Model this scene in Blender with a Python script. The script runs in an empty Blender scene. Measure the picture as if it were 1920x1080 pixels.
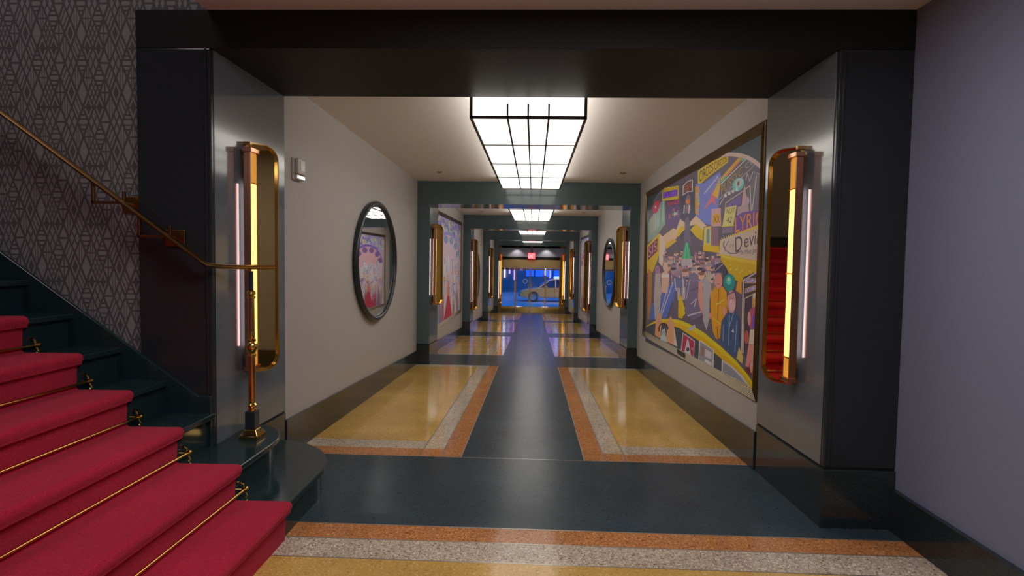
import bpy, bmesh, math, random
from mathutils import Vector, Matrix
C = bpy.context.scene
COL = C.collection
PI = math.pi

# ------------------------------------------------------------------ camera
RT = Vector((0.99918996, 0.03732588, 0.01504016))
UP = Vector((-0.01684039, 0.04839385, 0.99868636))
FW = Vector((-0.03654899, 0.99813066, -0.04898323))
EYE = Vector((0, 0, 1.5)); FPX = 1090.01
cd = bpy.data.cameras.new('camera'); cam = bpy.data.objects.new('camera', cd); COL.objects.link(cam)
m = Matrix.Identity(4)
for r in range(3):
    m[r][0] = RT[r]; m[r][1] = UP[r]; m[r][2] = -FW[r]; m[r][3] = EYE[r]
cam.matrix_world = m
cd.sensor_width = 36.0; cd.lens = FPX * 36 / 1920; cd.clip_start = 0.02; cd.clip_end = 300
C.camera = cam

# ------------------------------------------------------------------ world, lamps and unseen fills, exposure
w = bpy.data.worlds.new('dusk'); C.world = w; w.use_nodes = True
bg = w.node_tree.nodes['Background']
bg.inputs[0].default_value = (0.006, 0.21, 0.76, 1); bg.inputs[1].default_value = 1.9
C.view_settings.view_transform = 'Standard'; C.view_settings.look = 'None'
C.view_settings.exposure = 0.0; C.view_settings.gamma = 1.0; C.view_settings.use_curve_mapping = False

def area(name, loc, rot, sx, sy, energy, col):
    l = bpy.data.lights.new(name, 'AREA'); l.shape = 'RECTANGLE'; l.size = sx; l.size_y = sy
    l.energy = energy; l.color = col
    o = bpy.data.objects.new(name, l); o.location = loc; o.rotation_euler = rot; COL.objects.link(o); return o
area('lobby_ceiling_fill', (0.2, 1.9, 2.86), (0, 0, 0), 1.8, 1.0, 36, (1.0, 0.91, 0.93))  # unseen fill, placed to light the lobby but only graze the first portal
area('lobby_back_fill', (0.4, -1.6, 2.86), (0, 0, 0), 1.6, 1.0, 25, (0.93, 0.88, 1.0))  # second unseen fill, added behind the camera
def spot(name, loc, aim, energy, ang, col, r=.05):
    l = bpy.data.lights.new(name, 'SPOT'); l.energy = energy; l.spot_size = math.radians(ang); l.spot_blend = .6; l.color = col; l.shadow_soft_size = r
    o = bpy.data.objects.new(name, l); COL.objects.link(o); o.location = loc
    o.rotation_euler = (Vector(aim) - Vector(loc)).to_track_quat('-Z', 'Y').to_euler(); return o
spot('car_fill_spot', (2.6, 32.6, 3.4), (1.2, 36.6, -.35), 620, 42, (1.0, .66, .42), .15)  # added warm spot, aimed narrowly to brighten the car
for _x in (-.80, .60):
    spot('downlight_beam', (_x, 27.5, 2.12), (_x, 27.85, 0), 24, 110, (1.0, .84, .62), .04); spot('downlight_beam', (_x, 28.06, 2.12), (_x, 28.15, 0), 20, 110, (1.0, .84, .62), .04)
area('stairwell_fill', (-3.0, 1.9, 5.3), (0, 0, 0), 1.4, 1.4, 30, (1.0, 0.82, 0.80))  # unseen fill added above the stairs

# ------------------------------------------------------------------ geometry numbers (metres)
XL, XR = -1.867, 1.662            # corridor walls
OL, OR_ = -2.302, 2.064           # outer edges of the first portal
IL, IR = -1.663, 1.503            # inner piers of the deeper portals
PY = [(3.314, 4.293), (9.253, 10.06), (15.311, 16.12), (21.397, 22.2), (27.36, 28.17)]
SOF = [2.679, 2.369, 2.297, 2.208, 2.152]
def lerp_tab(tab, y):
    if y <= tab[0][0]: return tab[0][1]
    for (a, b), (c, d) in zip(tab, tab[1:]):
        if y <= c: return b + (d - b) * (y - a) / (c - a)
    return tab[-1][1]
FT = [(3.3136, 0), (4.2925, -.027), (9.2531, -.2033), (15.311, -.4915), (21.397, -.7694), (27.36, -1.016), (28.6, -1.055), (29.0, -1.06)]
CT = [(4.29, 2.80), (9.25, 2.725), (15.31, 2.656), (21.4, 2.546), (27.36, 2.44)]
zf = lambda y: lerp_tab(FT, y)
zc = lambda y: lerp_tab(CT, y)

def onX(u, v, X):
    r = FW * FPX + RT * (u - 960) + UP * (540 - v); t = X / r.x
    p = EYE + r * t; return p.y, p.z

# ------------------------------------------------------------------ materials
def lin(h):
    h = h.lstrip('#'); out = []
    for i in (0, 2, 4):
        c = int(h[i:i+2], 16) / 255
        out.append(c / 12.92 if c <= .04045 else ((c + .055) / 1.055) ** 2.4)
    return tuple(out)
def sc(c, k): return tuple(min(1, x * k) for x in c)
MATS = {}
def mat(name, col, rough=.5, metal=0.0, spec=.5, emit=None, estr=0, bump=None, speck=None, coat=0):
    if name in MATS: return MATS[name]
    mm = bpy.data.materials.new(name); mm.use_nodes = True; MATS[name] = mm
    nt = mm.node_tree; b = nt.nodes['Principled BSDF']
    b.inputs['Base Color'].default_value = (*col, 1); b.inputs['Roughness'].default_value = rough
    b.inputs['Metallic'].default_value = metal; b.inputs['Specular IOR Level'].default_value = spec
    b.inputs['Coat Weight'].default_value = coat; b.inputs['Coat Roughness'].default_value = .05
    if emit:
        b.inputs['Emission Color'].default_value = (*emit, 1); b.inputs['Emission Strength'].default_value = estr
    if speck or bump:
        tc = nt.nodes.new('ShaderNodeTexCoord')
    if speck:       # (scale, dark colour, light colour, amount)
        s, dk, lt, am = speck
        v = nt.nodes.new('ShaderNodeTexVoronoi'); v.inputs['Scale'].default_value = s
        nt.links.new(tc.outputs['Object'], v.inputs['Vector'])
        sp = nt.nodes.new('ShaderNodeSeparateColor'); nt.links.new(v.outputs['Color'], sp.inputs[0])
        cr = nt.nodes.new('ShaderNodeValToRGB'); e = cr.color_ramp.elements
        e[0].position = 0; e[0].color = (*dk, 1); e[1].position = 1; e[1].color = (*lt, 1)
        a = cr.color_ramp.elements.new(.5 - am); a.color = (*col, 1)
        a2 = cr.color_ramp.elements.new(.5 + am); a2.color = (*col, 1)
        nt.links.new(sp.outputs[0], cr.inputs[0])
        n2 = nt.nodes.new('ShaderNodeTexNoise'); n2.inputs['Scale'].default_value = 1.7
        nt.links.new(tc.outputs['Object'], n2.inputs['Vector'])
        mp = nt.nodes.new('ShaderNodeMapRange'); mp.inputs[1].default_value = .3; mp.inputs[2].default_value = .7
        mp.inputs[3].default_value = .86; mp.inputs[4].default_value = 1.14
        nt.links.new(n2.outputs[0], mp.inputs[0])
        hs = nt.nodes.new('ShaderNodeHueSaturation'); nt.links.new(mp.outputs[0], hs.inputs['Value'])
        nt.links.new(cr.outputs[0], hs.inputs['Color']); nt.links.new(hs.outputs[0], b.inputs['Base Color'])
    if bump:
        s, st = bump
        n = nt.nodes.new('ShaderNodeTexNoise'); n.inputs['Scale'].default_value = s; n.inputs['Detail'].default_value = 3
        nt.links.new(tc.outputs['Object'], n.inputs['Vector'])
        bp = nt.nodes.new('ShaderNodeBump'); bp.inputs['Strength'].default_value = st; bp.inputs['Distance'].default_value = .01
        nt.links.new(n.outputs[0], bp.inputs['Height']); nt.links.new(bp.outputs[0], b.inputs['Normal'])
    return mm

GRAN = mat('dark_granite', (.022, .033, .037), .12, spec=.55, speck=(160, (.010, .015, .017), (.045, .055, .06), .42))
PANEL = mat('dark_portal_panel', (.085, .138, .155), .13, spec=.6, bump=(6, .012))
PANELD = mat('shaded_portal_panel', (.026, .033, .038), .14, spec=.4, bump=(6, .012))  # stands for the other portals' stone, with lobby shade put into the colour
JAMB = mat('lit_portal_jamb', (.145, .172, .198), .11, spec=.8, bump=(6, .012))  # portal stone again, paler: corridor light on the jamb put into the colour
BLACKH = mat('shaded_portal_header', (.020, .021, .022), .5, spec=.12)  # header of the same portal, its unlit look put into colour and gloss
STAIRST = mat('stair_granite', (.016, .035, .040), .14, spec=.5)
GROOVE = mat('groove_black', (.004, .004, .005), .6)
WALLP = mat('taupe_wall_paint', (.50, .475, .465), .6, spec=.3, bump=(40, .02))
LOBW = mat('lobby_wall_paint', (.23, .26, .375), .6, spec=.25, bump=(40, .02))
CEILP = mat('ceiling_paint', (.84, .80, .77), .7, spec=.2)
LOBC = mat('lobby_ceiling_paint', (.78, .76, .90), .7, spec=.2)
FY = mat('terrazzo_yellow', (.64, .40, .105), .11, spec=.18, speck=(130, (.44, .23, .05), (.80, .62, .28), .38))
FO = mat('terrazzo_orange', (.54, .22, .075), .12, spec=.10, speck=(130, (.18, .065, .03), (.80, .46, .2), .30))
FWH = mat('terrazzo_cream', (.55, .455, .34), .12, spec=.10, speck=(130, (.2, .15, .1), (.88, .8, .68), .22))
FD = mat('terrazzo_black', (.044, .068, .084), .25, spec=.09, speck=(130, (.012, .018, .024), (.07, .085, .10), .44))
FS = mat('zinc_strip', (.42, .40, .36), .3, metal=.6)
CARPET = mat('red_carpet', (.50, .016, .050), .95, spec=.08, bump=(420, .5), speck=(260, (.37, .008, .034), (.60, .035, .08), .3))
BRASS = mat('polished_brass', (.78, .52, .16), .14, metal=1)
BRASSD = mat('aged_brass', (.40, .24, .085), .28, metal=1)
GOLDM = mat('gold_mirror', (.74, .50, .17), .03, metal=1)
COPPER = mat('copper_housing', (.66, .31, .19), .22, metal=1)
AMBER = mat('amber_lamp_tube', (.9, .6, .15), .3, emit=(1.0, .60, .13), estr=2.6)
AMBD = mat('amber_glass_end', (.55, .26, .05), .12, emit=(.9, .42, .06), estr=.5)
NEON = mat('white_tube', (.9, .85, .8), .3, emit=(1.0, .80, .78), estr=7)
DIFF = mat('lantern_glass', (.85, .82, .74), .35, emit=(1.0, .95, .87), estr=2.8)
LFRAME = mat('lantern_frame', (.07, .06, .048), .45, metal=.3)
MIRROR = mat('silver_mirror', (.86, .87, .88), .02, metal=1)
MFRAME = mat('mirror_frame_dark', (.022, .032, .040), .3, spec=.5)
BRONZE = mat('bronze_frame', (.19, .13, .055), .3, metal=.8)
WHITEP = mat('white_plastic', (.55, .52, .48), .4)
GREYL = mat('sensor_lens', (.30, .27, .18), .2)
CHROME = mat('chrome', (.75, .74, .72), .12, metal=1)
WPBG = mat('wallpaper_ground', (.112, .118, .122), .6, spec=.3)
WPLI = mat('wallpaper_line', (.285, .295, .305), .42, spec=.4)
CARPET.node_tree.nodes['Principled BSDF'].inputs['Sheen Weight'].default_value = .13
CARPET.node_tree.nodes['Principled BSDF'].inputs['Sheen Roughness'].default_value = .5
CARPET.node_tree.nodes['Principled BSDF'].inputs['Sheen Tint'].default_value = (1, .55, .6, 1)
RUBBER = mat('tyre_rubber', (.015, .015, .017), .7)
TAXI = mat('car_paint_yellow', (.62, .33, .09), .25, coat=.5)
CARGL = mat('car_window', (.01, .02, .06), .05)
ROAD = mat('wet_road', (.34, .36, .42), .5)
FACADE = mat('facade_stone', (.16, .15, .20), .7)
def glass(name, tint):
    mm = bpy.data.materials.new(name); mm.use_nodes = True; nt = mm.node_tree
    for n in list(nt.nodes): nt.nodes.remove(n)
    o = nt.nodes.new('ShaderNodeOutputMaterial'); t = nt.nodes.new('ShaderNodeBsdfTransparent'); g = nt.nodes.new('ShaderNodeBsdfGlossy')
    t.inputs[0].default_value = (*tint, 1); g.inputs['Roughness'].default_value = .02
    f = nt.nodes.new('ShaderNodeFresnel'); f.inputs[0].default_value = 1.5; x = nt.nodes.new('ShaderNodeMixShader')
    nt.links.new(f.outputs[0], x.inputs[0]); nt.links.new(t.outputs[0], x.inputs[1]); nt.links.new(g.outputs[0], x.inputs[2])
    nt.links.new(x.outputs[0], o.inputs[0]); return mm
GLASS = glass('door_glass', (.93, .95, .98))
PAINTM = bpy.data.materials.new('mural_paint'); PAINTM.use_nodes = True
_nt = PAINTM.node_tree; _a = _nt.nodes.new('ShaderNodeVertexColor'); _a.layer_name = 'Col'
_nt.links.new(_a.outputs[0], _nt.nodes['Principled BSDF'].inputs['Base Color'])
_nt.nodes['Principled BSDF'].inputs['Roughness'].default_value = .45
_nt.nodes['Principled BSDF'].inputs['Specular IOR Level'].default_value = .3

# ------------------------------------------------------------------ mesh builder
class MB:
    def __init__(s): s.v = []; s.f = []; s.m = []; s.c = []
    def poly(s, pts, mi=0, col=None):
        n = len(s.v); s.v += [tuple(p) for p in pts]; s.f.append(list(range(n, n + len(pts)))); s.m.append(mi); s.c.append(col)
    def box(s, a, b, mi=0):
        x0, y0, z0 = a; x1, y1, z1 = b
        P = [(x0,y0,z0),(x1,y0,z0),(x1,y1,z0),(x0,y1,z0),(x0,y0,z1),(x1,y0,z1),(x1,y1,z1),(x0,y1,z1)]
        s.hexa(P, mi)
    def hexa(s, P, mi=0):
        n = len(s.v); s.v += [tuple(p) for p in P]
        for q in ((0,3,2,1),(4,5,6,7),(0,1,5,4),(1,2,6,5),(2,3,7,6),(3,0,4,7)):
            s.f.append([n + i for i in q]); s.m.append(mi); s.c.append(None)
    def prism(s, pts, d, mi=0):          # polygon (3D pts) extruded by vector d
        n = len(s.v); k = len(pts); d = Vector(d)
        s.v += [tuple(p) for p in pts] + [tuple(Vector(p) + d) for p in pts]
        s.f.append(list(range(n, n + k))[::-1]); s.f.append(list(range(n + k, n + 2 * k)))
        for i in range(k): s.f.append([n + i, n + (i + 1) % k, n + k + (i + 1) % k, n + k + i])
        s.m += [mi] * (k + 2); s.c += [None] * (k + 2)
    def tube(s, pts, r, seg=10, mi=0, cap=True, sq=None):
        pts = [Vector(p) for p in pts]; rings = []
        up = Vector((0, 0, 1))
        for i, p in enumerate(pts):
            t = (pts[min(i + 1, len(pts) - 1)] - pts[max(i - 1, 0)]).normalized()
            a = t.cross(up)
            if a.length < 1e-3: a = t.cross(Vector((1, 0, 0)))
            a.normalize(); b = a.cross(t).normalized(); n = len(s.v)
            rr = r[i] if isinstance(r, (list, tuple)) else r
            for k in range(seg):
                th = 2 * PI * (k + .5) / seg
                ra, rb = (rr, rr) if sq is None else sq
                s.v.append(tuple(p + a * math.cos(th) * ra + b * math.sin(th) * rb))
            rings.append(n)
        for q in range(len(rings) - 1):
            for k in range(seg):
                k2 = (k + 1) % seg
                s.f.append([rings[q] + k, rings[q] + k2, rings[q + 1] + k2, rings[q + 1] + k]); s.m.append(mi); s.c.append(None)
        if cap:
            s.f.append([rings[0] + k for k in range(seg)][::-1]); s.f.append([rings[-1] + k for k in range(seg)])
            s.m += [mi, mi]; s.c += [None, None]
    def lathe(s, prof, c=(0, 0, 0), seg=20, mi=0):     # prof: (r,z)
        s.tube([(c[0], c[1], c[2] + z) for r, z in prof], [max(r, 1e-4) for r, z in prof], seg, mi)
    def ring(s, c, a, b, axis, r, seg=56, rs=10, mi=0):     # elliptical torus in the plane across `axis` (x)
        n = len(s.v)
        for i in range(seg):
            th = 2 * PI * i / seg; cy, cz = math.cos(th), math.sin(th)
            nrm = Vector((0, cy / a, cz / b)).normalized()
            for k in range(rs):
                ph = 2 * PI * k / rs
                s.v.append((c[0] + r[1] * math.sin(ph), c[1] + a * cy + nrm.y * r[0] * math.cos(ph), c[2] + b * cz + nrm.z * r[0] * math.cos(ph)))
        for i in range(seg):
            for k in range(rs):
                i2, k2 = (i + 1) % seg, (k + 1) % rs
                s.f.append([n + i * rs + k, n + i2 * rs + k, n + i2 * rs + k2, n + i * rs + k2]); s.m.append(mi); s.c.append(None)
    def build(s, name, mats, parent=None, smooth=False, fixn=True, loc=None):
        me = bpy.data.meshes.new(name); me.from_pydata(s.v, [], s.f)
        if not isinstance(mats, (list, tuple)): mats = [mats]
        for x in mats: me.materials.append(x)
        for i, p in enumerate(me.polygons): p.material_index = s.m[i]; p.use_smooth = smooth
        if any(c is not None for c in s.c):
            ca = me.color_attributes.new('Col', 'FLOAT_COLOR', 'CORNER')
            for i, p in enumerate(me.polygons):
                c = s.c[i] or (.5, .5, .5)
                for li in p.loop_indices: ca.data[li].color = (*c, 1)
        if fixn:
            bm = bmesh.new(); bm.from_mesh(me); bmesh.ops.recalc_face_normals(bm, faces=bm.faces); bm.to_mesh(me); bm.free()
        if smooth:
            me.set_sharp_from_angle(angle=math.radians(38))
        o = bpy.data.objects.new(name, me); COL.objects.link(o)
        if parent: o.parent = parent
        if loc: o.location = loc
        return o

def parts(mb, name, mats, parent, bv=None, smooth=False, shift=None):
    """every connected piece of mb becomes a part of its own"""
    par = list(range(len(mb.v)))
    def fd(i):
        while par[i] != i: par[i] = par[par[i]]; i = par[i]
        return i
    for f in mb.f:
        for i in f[1:]: par[fd(i)] = fd(f[0])
    groups = {}
    for k, f in enumerate(mb.f): groups.setdefault(fd(f[0]), []).append(k)
    res = []
    for ks in groups.values():
        p = MB(); ix = {}
        for k in ks:
            nf = []
            for i in mb.f[k]:
                if i not in ix: ix[i] = len(p.v); p.v.append(mb.v[i] if shift is None else tuple(Vector(mb.v[i]) - shift))
                nf.append(ix[i])
            p.f.append(nf); p.m.append(mb.m[k]); p.c.append(None)
        o = p.build(name, mats, parent, smooth=smooth)
        if bv: bevel(o, bv)
        res.append(o)
    return res

def empty(name, loc=(0, 0, 0), rz=0):
    o = bpy.data.objects.new(name, None); COL.objects.link(o); o.location = loc; o.rotation_euler = (0, 0, rz); o.empty_display_size = .1; return o
def tag(o, label, cat, group=None):
    o['label'] = label; o['category'] = cat
    if group: o['group'] = group
    return o
def struct(o, label=None):
    o['kind'] = 'structure'
    if label: o['label'] = label
    return o
def bevel(o, w=.004, seg=2):
    b = o.modifiers.new('bevel', 'BEVEL'); b.width = w; b.segments = seg; b.limit_method = 'ANGLE'; return o
def text_mesh(s):
    cu = bpy.data.curves.new('t', 'FONT'); cu.body = s; cu.resolution_u = 3
    o = bpy.data.objects.new('t', cu); COL.objects.link(o)
    bpy.context.view_layer.update()
    me = bpy.data.meshes.new_from_object(o.evaluated_get(bpy.context.evaluated_depsgraph_get()))
    vs = [(v.co.x, v.co.y) for v in me.vertices]; fs = [list(p.vertices) for p in me.polygons]
    bpy.data.objects.remove(o); bpy.data.curves.remove(cu); bpy.data.meshes.remove(me)
    x0 = min(v[0] for v in vs); x1 = max(v[0] for v in vs); y0 = min(v[1] for v in vs); y1 = max(v[1] for v in vs)
    return [((x - x0) / (x1 - x0), (y - y0) / (y1 - y0)) for x, y in vs], fs

# ------------------------------------------------------------------ room shell
fl = MB()   # mats: 0 dark 1 orange 2 cream 3 yellow 4 strip
def fquad(x0, x1, y0, y1, mi, dz=0):
    ys = [y0] + [y for y, _ in FT if y0 < y < y1] + [y1]
    for a, b in zip(ys, ys[1:]):
        fl.poly([(x0, a, zf(a) + dz), (x1, a, zf(a) + dz), (x1, b, zf(b) + dz), (x0, b, zf(b) + dz)], mi)
SX0, SX1 = -.535, .414      # central dark runner strip
fquad(-5.2, 2.1, -3, 2.80, 3); fquad(-5.2, 2.1, 2.80, 3.0, 2); fquad(-5.2, 2.1, 3.0, 3.17, 1)
fquad(-5.2, 2.1, 3.17, 4.40, 0)
bays = [(4.40, 9.21), (10.62, 14.73), (16.05, 20.88), (21.85, 26.9)]
prev = 4.40
for i, (a, b) in enumerate(bays):
    if a > prev: fquad(-2, 2, prev, a, 0)
    fquad(SX0, SX1, a, b, 0)
    n1, n2 = (.20, .42) if i == 0 else (0, .16)
    for s in (-1, 1):
        def X(p, q): return (p, q) if s > 0 else (q, p)
        e0 = SX1 if s > 0 else SX0; e1, e2 = (e0 + s * .16, e0 + s * .325); wl = XR + .02 if s > 0 else XL - .02
        if n1: fquad(*sorted((e0, wl)), a, a + n1, 1)
        fquad(*sorted((e0, e1)), a + n1, b, 1)
        fquad(*sorted((e1, wl)), a + n1, a + n2, 2)
        fquad(*sorted((e1, e2)), a + n2, b, 2)
        fquad(*sorted((e2, wl)), a + n2, b - .2, 3); fquad(*sorted((e2, wl)), b - .2, b, 2)
        for e in (e0, e1, e2): fquad(e - .004, e + .004, a, b, 4, .0006)
    prev = b
fquad(-2, 2, prev, 27.3, 0); fquad(-2, 2, 27.3, 29.0, 0)
for y in (2.80, 3.0, 3.17, 4.40): fquad(-1.86 if y > 3.5 else -1.4, 1.66 if y > 3.5 else 2.06, y - .004, y + .004, 4, .0006)
struct(fl.build('floor', [FD, FO, FWH, FY, FS], fixn=False), 'polished terrazzo floor with yellow panels, orange and cream borders and a dark centre strip')

def wallbox(name, a, b, m_, lab=None):
    q = MB(); q.box(a, b); return struct(q.build(name, m_), lab)
wallbox('wall_left', (XL - .12, 4.293, -1.3), (XL, 28.6, 3.0), WALLP)
wallbox('wall_right', (XR, 4.293, -1.3), (XR + .12, 28.6, 3.0), WALLP)
wallbox('wall_lobby_right', (OR_, -3.0, -.1), (OR_ + .12, 3.5, 3.0), LOBW)
wallbox('wall_back', (-5.2, -3.12, -.1), (2.2, -3.0, 5.6), LOBW)
wallbox('wall_lobby_left', (-5.32, -3.1, -.1), (-5.2, 3.5, 5.6), LOBW)
q = MB()
for (a, c), (b, d) in zip(CT, CT[1:]):
    q.hexa([(XL - .1, a, c), (XR + .1, a, c), (XR + .1, b, d), (XL - .1, b, d), (XL - .1, a, c + .1), (XR + .1, a, c + .1), (XR + .1, b, d + .1), (XL - .1, b, d + .1)])
q.box((XL - .1, 27.36, 2.44), (XR + .1, 28.6, 2.54))
struct(q.build('ceiling', CEILP))
q = MB(); q.box((-1.88, -3.0, 2.893), (2.1, 3.34, 3.0)); struct(q.build('ceiling_lobby', LOBC))
q = MB(); q.box((-5.3, -3.1, 5.5), (-1.8, 3.5, 5.6)); q.box((-1.88, -3.0, 3.0), (-1.80, 3.34, 5.5)); struct(q.build('ceiling_stairwell', LOBW))

# wallpapered stair wall
WY = 3.335
q = MB(); q.box((-5.2, WY, -.1), (OL + .02, WY + .12, 5.5)); q.box((OL + .02, WY, 2.895), (-1.80, WY + .12, 5.5))
def clip(poly, a, b, c):        # keep a*x+b*y<=c
    out = []
    for i in range(len(poly)):
        p, r = poly[i], poly[(i + 1) % len(poly)]
        dp, dr = a * p[0] + b * p[1] - c, a * r[0] + b * r[1] - c
        if dp <= 0: out.append(p)
        if dp * dr < 0:
            t = dp / (dp - dr); out.append((p[0] + t * (r[0] - p[0]), p[1] + t * (r[1] - p[1])))
    return out
TW, TH = .2665, .338
DW, DH = TW / 4, TH / 2
K = DH / DW
def diamond(ins=0.0, sc_=1.0, cx=0, cy=0):
    w_, h_ = DW / 2 * sc_ - ins, (DW / 2 * sc_ - ins) * K
    return [(cx - w_, cy), (cx, cy - h_), (cx + w_, cy), (cx, cy + h_)]
INS = .0068
def band(poly, nx, ny, lo, hi): return clip(clip(poly, nx, ny, hi), -nx, -ny, -lo)
def fill(kind):
    D = diamond(INS); S = .0042
    if kind == 'solid': return [D]
    if kind == 'h': return [band(D, 0, 1, a, b) for a, b in ((-.075, -.047), (-.037, -.022), (-.012, .012), (.022, .037), (.047, .075))]
    if kind == 'v': return [band(D, 1, 0, a, b) for a, b in ((-.03, -.0095), (-.0055, .0055), (.0095, .03))]
    if kind in ('d1', 'd2'):
        nx, ny = (K, 1) if kind == 'd1' else (-K, 1); t = DH
        return [band(D, nx, ny, a * t, b * t) for a, b in ((-.5, -.24), (-.13, .13), (.24, .5))]
    if kind == 'nest':
        o, i = diamond(INS), diamond(INS + .0095); return [[o[k], o[(k + 1) % 4], i[(k + 1) % 4], i[k]] for k in range(4)]
    if kind == 'nests':
        r = []
        for p in fill('nest'): r += [clip(p, 0, 1, -.006), clip(p, 0, -1, -.006)]
        return r
    if kind == 'hs': return [clip(D, 0, 1, -.006), clip(D, 0, -1, -.006)]
    if kind == 'x':
        r = []
        for a in (-1, 1):
            for b in (-1, 1): r.append(clip(clip(D, a, 0, -.0038), 0, b, -.005))
        return r
    if kind in ('s2', 's3'):
        n = 2 if kind == 's2' else 3; r = []
        for i in range(n):
            for j in range(n):
                cx = (i - j) * DW / 2 / n; cy = (i + j - (n - 1)) * DH / 2 / n
                r.append(diamond(.0045 if n == 2 else .0036, 1 / n, cx, cy))
        return r
    if kind == 'vx':
        r = []
        for p in [band(D, 1, 0, a, b) for a, b in ((-.03, -.0085), (-.0045, .0045), (.0085, .03))]:
            r += [clip(p, 0, 1, -.005), clip(p, 0, -1, -.005)]
        return r
cells = []
rows = [['solid', 's3', 'x', 'nest'], ['nests', 'nests', 'v', 'd1'], ['h', 's2', 'hs', 's2'], ['vx', 'h', 'd2', 'v']]
for ri, rw in enumerate(rows):
    for ci, k in enumerate(rw):
        cells.append((ci * DW + (DW / 2 if ri % 2 else 0), -ri * DH / 2, [p for p in fill(k) if len(p) > 2]))
X0, Z0 = -2.37, 1.755
regs = [(-5.1, OL, -.0, 5.4), (OL, -1.89, 2.9, 5.4)]
for ti in range(-11, 4):
    for tj in range(-2, 14):
        for cx, cy, ps in cells:
            ox, oz = X0 + ti * TW + cx, Z0 + (tj - 3) * TH + cy
            if oz < -.2 or oz > 4.2: continue
            if oz < .75 * (-1.95 - ox) + .45: continue
            for p in ps:
                P = [(ox + a, oz + b) for a, b in p]
                lim = OL if sum(t[1] for t in P) / len(P) < 2.9 else -1.89
                P = clip(P, 1, 0, lim)
                if len(P) > 2: q.poly([(a, WY - .0006, b) for a, b in P], 1)
struct(q.build('wall_stairs', [WPBG, WPLI], fixn=False), 'stair wall papered with an art deco diamond pattern')

# baseboards
def bbh(y): return lerp_tab([(4.29, .285), (9.25, .215), (15.3, .18), (28, .17)], y)
for side, x, s in (('left', XL, 1), ('right', XR, -1)):
    q = MB()
    segs = [(PY[i][1], PY[i + 1][0]) for i in range(4)]
    for a, b in segs:
        ys = [a] + [y for y, _ in FT if a < y < b] + [b]
        for c, d in zip(ys, ys[1:]):
            q.hexa([(x, c, zf(c) - .05), (x + s * .018, c, zf(c) - .05), (x + s * .018, d, zf(d) - .05), (x, d, zf(d) - .05),
                    (x, c, zf(c) + bbh(c)), (x + s * .018, c, zf(c) + bbh(c)), (x + s * .018, d, zf(d) + bbh(d)), (x, d, zf(d) + bbh(d))])
    struct(q.build('baseboard_' + side, GRAN))
q = MB(); q.box((OR_ - .03, -3, -.02), (OR_, 3.314, .236)); struct(q.build('baseboard_lobby_right', GRAN))

# portals
def portal(i):
    y0, y1 = PY[i]; root = struct(empty('trim_%d' % (i + 1), (0, y0, zf(y0))), 'dark polished stone portal frame across the passage')
    def bld(mb, n, m_, bv=.006):
        for k, v in enumerate(mb.v): mb.v[k] = (v[0], v[1] - y0, v[2] - zf(y0))
        o = mb.build(n, m_, root); bevel(o, bv, 2); return o
    if i == 0:
        a, b, c, d = OL, XL, XR, OR_; top = 2.893; ph = [.335, .335 + .0]
    else:
        a, b, c, d = XL, IL, IR, XR; top = zc(y0) + .06
    S = SOF[i]; pz = (lambda y: zf(y) + .335) if i == 0 else (lambda y: zf(y) + .31)
    if i == 0: pz = lambda y: .335 - (y - 3.314) * .02
    h = MB(); h.box((a, y0, S), (d, y1, top)); bld(h, 'header', BLACKH if i == 0 else PANEL, .002)
    for nm, p, r in (('left', a, b), ('right', c, d)):
        h = MB()
        zb0, zb1 = pz(y0) + .012, pz(y1) + .012
        h.hexa([(p, y0, zb0), (r, y0, zb0), (r, y1, zb1), (p, y1, zb1), (p, y0, S), (r, y0, S), (r, y1, S), (p, y1, S)])
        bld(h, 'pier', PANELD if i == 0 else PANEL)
        h = MB(); e = .008
        inn = e if nm == 'left' else -e
        xa, xb = (p, r + inn) if nm == 'left' else (p + inn, r)
        h.hexa([(xa, y0 - e, zf(y0) - .05), (xb, y0 - e, zf(y0) - .05), (xb, y1, zf(y1) - .05), (xa, y1, zf(y1) - .05),
                (xa, y0 - e, pz(y0)), (xb, y0 - e, pz(y0)), (xb, y1, pz(y1)), (xa, y1, pz(y1))])
        bld(h, 'plinth', GRAN, .004)
        h = MB(); h.hexa([(p + .004, y0 + .004, pz(y0) - .001), (r - .004, y0 + .004, pz(y0) - .001), (r - .004, y1, pz(y1) - .001), (p + .004, y1, pz(y1) - .001),
                          (p + .004, y0 + .004, zb0 + .001), (r - .004, y0 + .004, zb0 + .001), (r - .004, y1, zb1 + .001), (p + .004, y1, zb1 + .001)])
        bld(h, 'groove', GROOVE, .001)
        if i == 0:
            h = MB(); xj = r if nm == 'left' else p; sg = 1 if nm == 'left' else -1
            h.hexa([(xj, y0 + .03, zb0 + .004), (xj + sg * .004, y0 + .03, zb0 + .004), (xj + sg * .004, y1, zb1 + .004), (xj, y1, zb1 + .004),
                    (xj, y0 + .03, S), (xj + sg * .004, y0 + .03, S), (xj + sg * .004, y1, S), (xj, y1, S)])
            bld(h, 'lit_jamb_skin', JAMB, .001)  # thin skin added to carry the jamb's lighter, lit tone
    if i == 0:      # corner beads beside the opening
        for x0 in (XL - .034, XR + .022):
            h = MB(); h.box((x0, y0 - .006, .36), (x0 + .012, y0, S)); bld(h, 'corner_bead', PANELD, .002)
for i in range(5): portal(i)

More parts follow.
